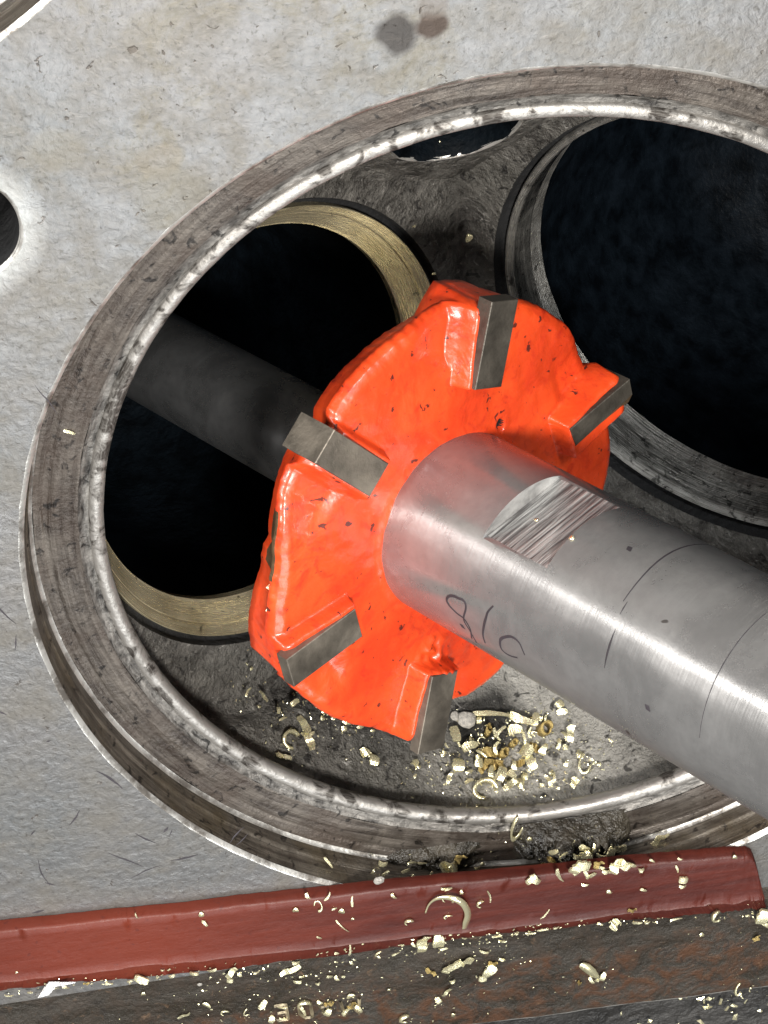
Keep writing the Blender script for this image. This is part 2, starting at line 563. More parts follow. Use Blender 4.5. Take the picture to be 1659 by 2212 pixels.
loops = [hole_loop(0, 180), hole_loop(1, 200), hole_loop(2, 72)]
RMX = math.tan(R(69.5) / 2)
outer = [(RMX * math.cos(2 * math.pi * i / 260), RMX * math.sin(2 * math.pi * i / 260)) for i in range(260)]
g = []
st = .0125
for i in range(-58, 59):
    for j in range(-58, 59):
        p = (i * st + rnd.uniform(-.003, .003), j * st + rnd.uniform(-.003, .003))
        if math.hypot(*p) > RMX - .008:
            continue
        wd = unstereo(p)
        if min(away(wd, k)[0] for k in range(3)) < .013:
            continue
        g.append(p)


def keepd(c):
    if math.hypot(*c) > RMX:
        return False
    wd = unstereo(c)
    return min(away(wd, k)[0] for k in range(3)) > -1e-3


# where the large pocket breaks through the rim it is hidden below the lip
vs, fs = cdt([outer] + [[stereo(x) for x in l] for l in loops], g, keepd)
V = []
for v in vs:
    wd = unstereo(v)
    r = radial(wd)
    nearest = min(min(away(wd, k)[0] for k in range(3)), (RMX - v.length) * 1.4)
    q = wd * 14
    amp = min(1, max(0, nearest) / .05)
    r += amp * (.006 * noise.noise(q) + .004 * noise.noise(q * 2.6) + .0025 * noise.noise(q * 7))
    V.append(S + wd * r)
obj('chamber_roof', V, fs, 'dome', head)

# small valve: sooty pocket, bronze seat ring and the port behind it
b1 = basis(D1, C1)
h1 = H1
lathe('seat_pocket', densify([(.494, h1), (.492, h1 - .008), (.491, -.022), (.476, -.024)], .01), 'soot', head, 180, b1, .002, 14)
lathe('bronze_seat_ring', densify([(.477, -.024), (.476, -.002), (.474, .0), (.4555, -.021), (.4545, -.024), (.4535, -.024), (.4205, -.066), (.4185, -.0675), (.4185, -.085)], .006), 'bronze', head, 220, b1, .0005, 20, True)
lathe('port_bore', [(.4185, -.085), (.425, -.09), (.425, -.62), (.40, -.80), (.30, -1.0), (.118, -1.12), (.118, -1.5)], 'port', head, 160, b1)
# large valve
b2 = basis(D2, C2)
lathe('large_seat_pocket', densify([(.568, .0), (.566, -.012), (.563, -.032), (.553, -.036)], .008), 'soot', head, 200, b2, .0015, 12)
pr = [(.553, -.036), (.551, -.022), (.547, -.018), (.540, -.020), (.536, -.030)]
z = -.030
r = .536
for i in range(7):
    pr += [(r - .0018, z - .0075), (r + .0006, z - .0085)]
    r -= .0012
    z -= .0100
pr += [(r, z - .004), (.5265, -.118), (.5225, -.142)]
lathe('large_seat_ring', pr, 'seat', head, 260, b2, .0011, 16)
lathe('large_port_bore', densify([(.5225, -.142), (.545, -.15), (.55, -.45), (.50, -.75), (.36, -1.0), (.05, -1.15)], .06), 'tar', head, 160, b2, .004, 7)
# plug hole
bp = basis(-PLUG, S + PLUG * .98)
hz = .0
lathe('plug_hole', densify([(.138, hz), (.134, hz - .004), (.131, hz - .012), (.129, -.03), (.126, -.05), (.129, -.06), (.125, -.09), (.129, -.1), (.125, -.13), (.10, -.14), (.02, -.145)], .015), 'port', head, 90, bp, .003, 20)
lathe('plug_hole_edge', [(.1384, .0006), (.1362, -.0004), (.1335, -.006)], 'edge', head, 90, bp)

# scratches on the deck: shallow dark score lines, one part
rs_ = random.Random(11)
V, F = [], []


def score(p, q, wd=.004, bend=0.):
    p, q = Vector((*p, .0003)), Vector((*q, .0003))
    n = Vector((-(q - p).y, (q - p).x, 0))
    pts = [p.lerp(q, i / 6) + n * (bend * math.sin(math.pi * i / 6) + rs_.uniform(-.012, .012)) for i in range(7)]
    v, f = strip_ribbon(pts, [Vector((0, 0, 1))] * 7, wd, wd * .15)
    k = len(V)
    V.extend(v)
    F.extend([tuple(i + k for i in t) for t in f])


SCORES = [((-1.10, .10), (-1.035, -.02), .005), ((-1.04, -.045), (-1.05, -.085), .003),
          ((-.95, -.43), (-.905, -.49), .006), ((-.90, -.62), (-.86, -.66), .004), ((-.965, -.665), (-.90, -.72), .004),
          ((-.84, -.715), (-.78, -.71), .0055), ((-.93, -.75), (-.86, -.725), .003), ((-1.11, -.65), (-1.10, -.735), .003),
          ((-1.24, -.70), (-1.19, -.675), .0055), ((-1.235, -.715), (-1.2, -.70), .004), ((-.71, -.69), (-.675, -.65), .004), ((-.70, -.70), (-.67, -.67), .003),
          ((-1.03, -.57), (-1.0, -.53), .004), ((-.90, .52), (-.87, .45), .0025)]
for a, b, w_ in SCORES:
    score(a, b, w_, rs_.uniform(-.06, .06))
for i in range(20):
    x, y = rs_.uniform(-1.25, -.55), rs_.uniform(-.83, -.2)
    if math.hypot(x, y) < 1.03:
        continue
    a = rs_.uniform(0, 6.3)
    l = rs_.uniform(.006, .03)
    score((x, y), (x + l * math.cos(a), y + l * math.sin(a)), rs_.uniform(.002, .007))
o = obj('score_marks', V, F, 'ink', head)
tag(o, kind='stuff')

# ---------------------------------------------------------------- the cutting tool
TB = basis(D1, AX)
tool = tag(empty('valve_seat_cutter', TB), 'orange six-bladed rotary cutter on a thick steel shaft in the chamber', 'cutting tool')
TI = TB.inverted()
S0 = -.104
INS = [(.3783, .0761, 11.4), (.1113, .3680, 69.5), (-.2472, .2735, 130.6), (-.3668, -.0851, 186.5), (-.1277, -.3796, 250.0), (.255, -.287, 311.5)]


def sm(x, a, b):
    t = max(0., min(1., (x - a) / (b - a)))
    return t * t * (3 - 2 * t)


NA, NR = 720, 84
V, F, FM = [], [], []
rows = []


# reach of the body at each angle: every tooth steps out and falls away in its own way
RIM = [(-180, .434), (-175, .446), (-165, .456), (-158, .447), (-146, .443), (-137, .449), (-121, .456), (-116, .468), (-108, .474), (-103, .458), (-95, .451), (-86, .459), (-79, .459), (-74, .449),
       (-62, .446), (-55, .470), (-42, .468), (-36, .452), (-20, .462), (-13, .466), (-6, .463), (0, .458), (6, .462), (14, .470), (17.5, .463), (18.6, .440), (24, .440), (30, .443), (36, .448), (44, .446),
       (54, .447), (61, .441), (65, .448), (69, .452), (77, .452), (81, .444), (89, .438), (99, .435), (108, .433), (116, .432), (123, .428), (126, .412), (133, .412), (135.5, .434), (142, .434), (148, .430), (158, .426), (164, .420), (166, .419), (172, .421), (180, .434)]
TAPER = [(-180, -.026), (-165, -.008), (-150, -.03), (40, -.03), (58, -.002), (76, .006), (82, -.045), (158, -.055), (164, -.055), (166, -.042), (173, -.040), (180, -.026)]


def table(tb, dg):
    for (a0_, r0_), (a1_, r1_) in zip(tb, tb[1:]):
        if a0_ <= dg <= a1_:
            return r0_ + (r1_ - r0_) * (dg - a0_) / (a1_ - a0_)
    return tb[-1][1]


def rim_r(th):
    dg = (math.degrees(th) + 180) % 360 - 180
    r_ = table(RIM, dg)
    return r_ + .002 * noise.noise(Vector((math.cos(th) * 8, math.sin(th) * 8, 1))) + .0018 * noise.noise(Vector((math.cos(th) * 30, math.sin(th) * 30, 4)))


def face_h(x, y):
    r = math.hypot(x, y)
    h = -.012 * sm(r, .26, .44)
    h += .006 * (1 - sm(r, .186, .205))            # fillet up to the shaft
    rib = 0
    for (cx, cy, an), rf in zip(INS, (1., .85, .62, .62, .9, .8)):
        a = R(an)
        dx, dy = x - cx, y - cy
        u = dx * math.cos(a) + dy * math.sin(a)
        v = -dx * math.sin(a) + dy * math.cos(a)
        q = sm(u, -.098, -.090) * sm(v, -.056, -.043) * (1 - sm(v, .039, .052))
        rib = max(rib, q * rf)
        # ground-away hollow in front of every blade
        h -= .016 * sm(u, -.07, -.03) * sm(v, .052, .060) * (1 - sm(v, .09, .17))
    h += .048 * rib
    g_ = math.hypot(x + .085, y + .285)                    # clotted paint at the root of one blade
    h += .016 * max(0, 1 - g_ / .055) * (.6 + noise.noise(Vector((x * 60, y * 60, 1))))
    h -= .035 * (1 - sm(math.hypot((x - .147) * 1.5, y - .149), .008, .016))
    h += .003 * noise.noise(Vector((x * 9, y * 9, 3))) + .0018 * noise.noise(Vector((x * 34, y * 34, 7)))
    return h


for i in range(NA):
    th = 2 * math.pi * i / NA
    rr = rim_r(th)
    ca, sa = math.cos(th), math.sin(th)
    tp_ = table(TAPER, (math.degrees(th) + 180) % 360 - 180)
    for j in range(NR + 1):
        r = .172 + (rr - .172) * j / NR
        x, y = r * ca, r * sa
        V.append((x, y, S0 + face_h(x, y) - .010 * max(0, 1 - (rr - r) / .020) ** 1.6))
    hz_ = V[-1][2]
    for k, (dr, dz) in enumerate(((.0035, -.006), (.0045, -.014), (.35, -.045), (.80, -.085), (1., -.108), (-.07, -.128), (-.16, -.136), (-.30, -.136))):
        r = rr + (dr if k in (0, 1) or k > 4 else .003 + dr * tp_) + .0015 * noise.noise(Vector((ca * 9, sa * 9, k)))
        V.append((r * ca, r * sa, min(hz_ - .004, S0 - .01) + dz if k < 2 else S0 - .01 + dz))
NC = NR + 9
for i in range(NA):
    i2 = (i + 1) % NA
    dg = 360 * i / NA
    for j in range(NC - 1):
        F.append((i * NC + j, i * NC + j + 1, i2 * NC + j + 1, i2 * NC + j))
        worn = 150 + (j - NR) < dg < 171 - .7 * (j - NR) and NR + 1 <= j <= NR + 3
        q_ = V[i * NC + j]
        hole_ = j < NR and math.hypot((q_[0] - .147) * 1.5, q_[1] - .149) < .0135
        FM.append(2 if hole_ else 1 if worn else 0)
body = obj('cutter_body', V, F, ['paint', 'brownsteel', 'soot'], tool, True, None, FM)
for i, (cx, cy, an) in enumerate(INS):
    V, F = box_vf(-.0875, .0875, -.037, .034, (-.070, -.035, -.095, -.03, -.025, -.06)[i], 0, .0015)
    if i == 0:                                            # this blade has a chipped, bevelled edge
        V[8] = (-.084, -.012, 0)
        V[9] = (.084, -.004, 0)
        V[4] = (-.0875, -.037, -.022)
        V[5] = (.0875, -.037, -.022)
    m = Matrix.Translation((cx, cy, -.0725 if i in (2, 3) else -.0545)) @ Matrix.Rotation(R(an), 4, 'Z')
    o = obj('blade_insert', V, F, ['insert' if i > 1 else 'darkinsert', 'brownsteel'], body, False, None, [1 if (i == 0 and k == 3) else 0 for k in range(len(F))])
    o.matrix_parent_inverse = Matrix.Identity(4)
    o.matrix_local = m
    if i == 0:
        o['label'] = 'dark blade insert with a chipped brown bevel'

# shaft, with a milled flat
RS = .1873
F0, HF = R(99), .1873 * math.cos(R(32))
ss = [-.16 + .02 * i for i in range(15)] + [.1355, .1362]
ss = sorted(set([round(x, 4) for x in ss if x < .134] + [.134, .1362] + [.14 + .01 * i for i in range(16)] + [.2945, .2962] + [.31 + .05 * i for i in range(48)]))
V, F, FM, U = [], [], [], []
NS_ = 288
for k, s_ in enumerate(ss):
    fl = .135 < s_ < .2955
    for i in range(NS_):
        a = 2 * math.pi * i / NS_
        r = RS
        da = (a - F0 + math.pi) % (2 * math.pi) - math.pi
        if fl and abs(da) < R(60):
            lean = HF + .004 * math.sin((s_ - .215) * 9)
            r = min(RS, lean / math.cos(da))
        V.append((r * math.cos(a), r * math.sin(a), s_))
        U.append((a * RS, s_))
U.append((2 * math.pi * RS, 0))
for k in range(len(ss) - 1):
    for i in range(NS_):
        j = (i + 1) % NS_
        F.append((k * NS_ + i, k * NS_ + j, (k + 1) * NS_ + j, (k + 1) * NS_ + i))
        a = 2 * math.pi * (i + .5) / NS_
        da = (a - F0 + math.pi) % (2 * math.pi) - math.pi
        FM.append(1 if (ss[k] > .133 and ss[k + 1] < .297 and abs(da) < R(31.6)) else 0)
F.append(tuple(range((len(ss) - 1) * NS_, len(ss) * NS_)))
FM.append(0)
shaft = obj('shaft', V, F, ['steel', 'flat'], tool, True, U, FM)
shaft.data.set_sharp_from_angle(angle=R(18))


def on_shaft(s_, deg):
    n = Vector((math.cos(R(deg)), math.sin(R(deg)), 0))
    return n * RS + Vector((0, 0, s_)), n


def mark(name, sd, w0, w1=None):
    pts, nr = zip(*[on_shaft(a, b) for a, b in sd])
    v, f = strip_ribbon(list(pts), list(nr), w0, w1)
    return obj(name, v, f, 'ink', shaft)


def fine(poly, n=5):
    """Catmull-Rom through hand-read points."""
    out = []
    for i in range(len(poly) - 1):
        p0, p1, p2, p3 = poly[max(i - 1, 0)], poly[i], poly[i + 1], poly[min(i + 2, len(poly) - 1)]
        for k in range(n):
            t = k / n
            out.append(tuple(.5 * (2 * b + (c - a) * t + (2 * a - 5 * b + 4 * c - d) * t * t + (3 * b - a - 3 * c + d) * t ** 3) for a, b, c, d in zip(p0, p1, p2, p3)))
    return out + [poly[-1]]


mark('scribed_line', [(.474 + .0002 * i + .001 * math.sin(i * .7), 48 + 6 * i) for i in range(14)], .0042, .002)
mark('scribed_line', [(.4905 + .0004 * i, 141 + 4.5 * i) for i in range(6)], .0055, .001)
mark('scribed_line', [(.485, 125 + 4 * i) for i in range(3)], .003, .001)
mark('scribed_line', [(.716 + .0004 * i, 88 + 7 * i) for i in range(13)], .0022, .001)
CH = [[(.131, -158.3), (.141, -168.4), (.131, -174.8), (.111, -176.1), (.092, -178.6), (.085, -181.8), (.092, -185.4), (.106, -187.4), (.119, -187.8), (.131, -188.3), (.138, -186.4), (.137, -182.3), (.128, -173.8), (.139, -166), (.141, -156)],
      [(.210, 164.5), (.198, 169.9), (.193, 174.6), (.185, 182), (.177, 190.1), (.175, 197)],
      [(.268, 191.8), (.250, 194), (.234, 194.6), (.224, 192.6), (.225, 187.7), (.232, 183.1), (.254, 178.2), (.269, 177.3), (.281, 178.6), (.287, 181.7), (.292, 185.5)]]
for c in CH:
    mark('engraved_mark', fine(c), .0062, .0035)
for s_, a in ((.117, 193), (.60, 172), (.41, 97)):
    mark('dark_nick', [(s_ - .006, a - 1), (s_, a), (s_ + .007, a + 1.5)], .012, .002)

lathe('pilot', densify([(.02, -1.52), (.103, -1.52), (.107, -1.50), (.107, -.30), (.118, -.29), (.120, -.235), (.15, -.225)], .08), 'pilot', tool, 128, None, .0004, 6)

# ---------------------------------------------------------------- red rubber strip and the rusty rail
BK = [(-1.75, -.780), (-1.221, -.816), (-.93, -.838), (-.635, -.855), (-.37, -.872), (-.105, -.893), (.12, -.909), (.30, -.925), (.372, -.934), (.398, -.945), (.407, -.967)]
FR = [(-1.78, -.925), (-1.249, -.963), (-.95, -.985), (-.66, -1.003), (-.40, -1.020), (-.182, -1.036), (.077, -1.050), (.25, -1.062), (.36, -1.069), (.405, -1.072), (.424, -1.074)]
LO = [(-1.79, -.985), (-1.262, -1.022), (-.95, -1.050), (-.668, -1.070), (-.42, -1.078), (-.181, -1.086), (.117, -1.108), (.28, -1.122), (.38, -1.131), (.42, -1.134), (.434, -1.134)]


def resample(p, n):
    p = fine(p, 24)
    return [p[int(round(i * (len(p) - 1) / (n - 1)))] for i in range(n)]


N = 420
bk, fr, lo = resample(BK, N), resample(FR, N), resample(LO, N)
V, F = [], []
for i in range(N):
    x = i * .021
    jb = .0035 * noise.noise(Vector((x * 2.2, 0, 0))) + .002 * noise.noise(Vector((x * 9, 0, 0)))
    jf = .006 * noise.noise(Vector((x * 2.5, 5, 0))) + .004 * noise.noise(Vector((x * 9, 5, 0)))
    jl = .006 * noise.noise(Vector((x * 2, 9, 0))) + .006 * noise.noise(Vector((x * 11, 9, 0)))
    zt = .033 + .003 * noise.noise(Vector((x * 1.5, 2, 0)))
    b_, f_, l_ = Vector((*bk[i], 0)), Vector((*fr[i], 0)), Vector((*lo[i], 0))
    y = Vector((0, 1, 0))
    row = [b_ + y * (jb + .003) + Vector((0, 0, .0012)), b_ + y * (jb + .002) + Vector((0, 0, zt - .005)), b_ + y * (jb - .004) + Vector((0, 0, zt))]
    for k in (1, 2, 3, 4, 5, 6):
        row.append(b_.lerp(f_, k / 7) + Vector((0, 0, zt + .0015 * noise.noise(Vector((x * 3, k * .8, 7))))))
    row += [f_ + y * (jf + .006) + Vector((0, 0, zt + .0005)), f_ + y * jf + Vector((0, 0, zt + .0045)), f_ + y * (jf - .0035) + Vector((0, 0, zt - .004)),
            f_ + y * (jf - .007) + Vector((0, 0, .014)),
            f_.lerp(l_, .45) + y * (jf * .5) + Vector((0, 0, .011 + .004 * noise.noise(Vector((x * 14, 3, 3))))),
            l_ + y * (jl + .004) + Vector((0, 0, .0095 + .003 * noise.noise(Vector((x * 12, 1, 3))))), l_ + y * jl + Vector((0, 0, .006)), l_ + y * jl + Vector((0, 0, .0012))]
    V += row
K = len(row)
for i in range(N - 1):
    for j in range(K - 1):
        F.append((i * K + j, i * K + j + 1, (i + 1) * K + j + 1, (i + 1) * K + j))
F.append(tuple((N - 1) * K + j for j in range(K)))
F.append(tuple(K - 1 - j for j in range(K)))
st_ = obj('rubber_strip', V, F, 'rubber')
st_.data.set_sharp_from_angle(angle=R(50))
tag(st_, 'long flat red rubber strip lying along the edge of the cylinder head', 'rubber strip')

V, F = [], []
nx, ny = 160, 24
for i in range(nx + 1):
    x = -2.4 + 4.0 * i / nx
    y1 = -1.076
    y2 = -1.389 - .036 * (x + .075) + .004 * noise.noise(Vector((x * 6, 0, 0))) + .002 * noise.noise(Vector((x * 25, 0, 0)))
    for j in range(ny + 1):
        y = y1 + (y2 - y1) * j / ny
        V.append((x, y, -.003 + .0025 * noise.noise(Vector((x * 4, y * 6, 3))) * (0 if j in (0, ny) else 1)))
for i in range(nx):
    for j in range(ny):
        a = i * (ny + 1) + j
        F.append((a, a + 1, a + ny + 2, a + ny + 1))
rail = tag(empty('steel_rail'), 'brown rusty steel rail beside the red rubber strip', 'rail')
obj('top_face', V, F, 'rust', rail)
E1 = [V[i * (ny + 1) + ny] for i in range(nx + 1)]
V2, F2 = [], []
for x, y, z_ in E1:
    V2 += [(x, y, z_), (x, y - .004, z_ - .0012), (x, y - .0065, z_ - .006)]
for i in range(nx):
    F2 += [(3 * i, 3 * i + 1, 3 * i + 4, 3 * i + 3), (3 * i + 1, 3 * i + 2, 3 * i + 5, 3 * i + 4)]
obj('bright_edge', V2, F2, 'edge', rail)
LETPOS = [('E', -.669, -1.240, .040), ('D', -.614, -1.2445, .042), ('A', -.570, -1.248, .042), ('M', -.513, -1.258, .048)]
LET = {'E': [[(.32, .5), (-.32, .5), (-.32, -.5), (.32, -.5)], [(-.32, 0), (.2, 0)]], 'D': [[(-.3, -.5), (-.3, .5), (.1, .5), (.34, .22), (.34, -.22), (.1, -.5), (-.3, -.5)]],
       'A': [[(-.4, -.5), (0, .5), (.4, -.5)], [(-.24, -.12), (.24, -.12)]], 'M': [[(-.45, -.5), (-.32, .5), (0, -.25), (.32, .5), (.45, -.5)]]}
for ch, lx, ly, wx in LETPOS:                              # stamped word, upside down from this side
    V3, F3 = [], []
    for pl in LET[ch]:
        pts = []
        for (ax, ay), (bx_, by_) in zip(pl, pl[1:]):
            pts += [Vector((lx - (ax + (bx_ - ax) * q / 4) * wx, ly - (ay + (by_ - ay) * q / 4) * .05, .0005)) for q in range(4)]
        pts.append(Vector((lx - pl[-1][0] * wx, ly - pl[-1][1] * .05, .0005)))
        v_, f_ = strip_ribbon(pts, [Vector((0, 0, 1))] * len(pts), .0078, None, .004)
        k_ = len(V3)
        V3 += v_
        F3 += [tuple(q + k_ for q in f) for f in f_]
    obj('stamped_letter', V3, F3, 'letter', rail, False)
V2, F2 = [], []
for x, y, z_ in E1:
    V2 += [(x, y - .0065, z_ - .006), (x, y - .0065, -1.1)]
for i in range(nx):
    F2.append((2 * i, 2 * i + 1, 2 * i + 3, 2 * i + 2))
obj('side_face', V2, F2, 'soot', rail)
V, F = [], []
for i in range(61):
    for j in range(41):
        x, y = -4 + 8 * i / 60, -1.42 - 3.2 * j / 40
        V.append((x, y, -.16 + .03 * noise.noise(Vector((x * 5, y * 5, 0)))))
for i in range(60):
    for j in range(40):
        a = i * 41 + j
        F.append((a, a + 1, a + 42, a + 41))
tag(obj('ground', V, F, 'bed'), kind='structure')

# ---------------------------------------------------------------- brass chips

def clump(name, x0, x1, y0, y1, hh, label, seed):
    V, F = [], []
    nx, ny = 60, 30
    for i in range(nx + 1):
        for j in range(ny + 1):
            u, v = i / nx, j / ny
            q = Vector((u * 6 + seed, v * 3, 0))
            e = (math.sin(math.pi * u) * math.sin(math.pi * v)) ** .9
            z_ = -.1100 + hh * e * (.8 + .6 * noise.noise(q) + .4 * noise.noise(q * 3.1) + .25 * noise.noise(q * 8))
            x_, y_ = x0 + (x1 - x0) * u, y0 + (y1 - y0) * v
            k_ = min(1, .9905 / math.hypot(x_, y_))
            V.append((x_ * k_, y_ * k_, z_))
    for i in range(nx):
        for j in range(ny):
            a = i * (ny + 1) + j
            F.append((a, a + ny + 1, a + ny + 2, a + 1))
    tag(obj(name, V, F, 'oil'), label, 'clump')


CLUMPS = [(-.11, .16, -.985, -.878, .105), (-.43, -.16, -.985, -.895, .036)]
clump('oily_clump', *CLUMPS[0], 'dark oily clump under the chips heaped behind the red strip', 2.)
clump('oily_clump', *CLUMPS[1], 'smaller dark oily clump on the ledge where bore meets strip', 8.)


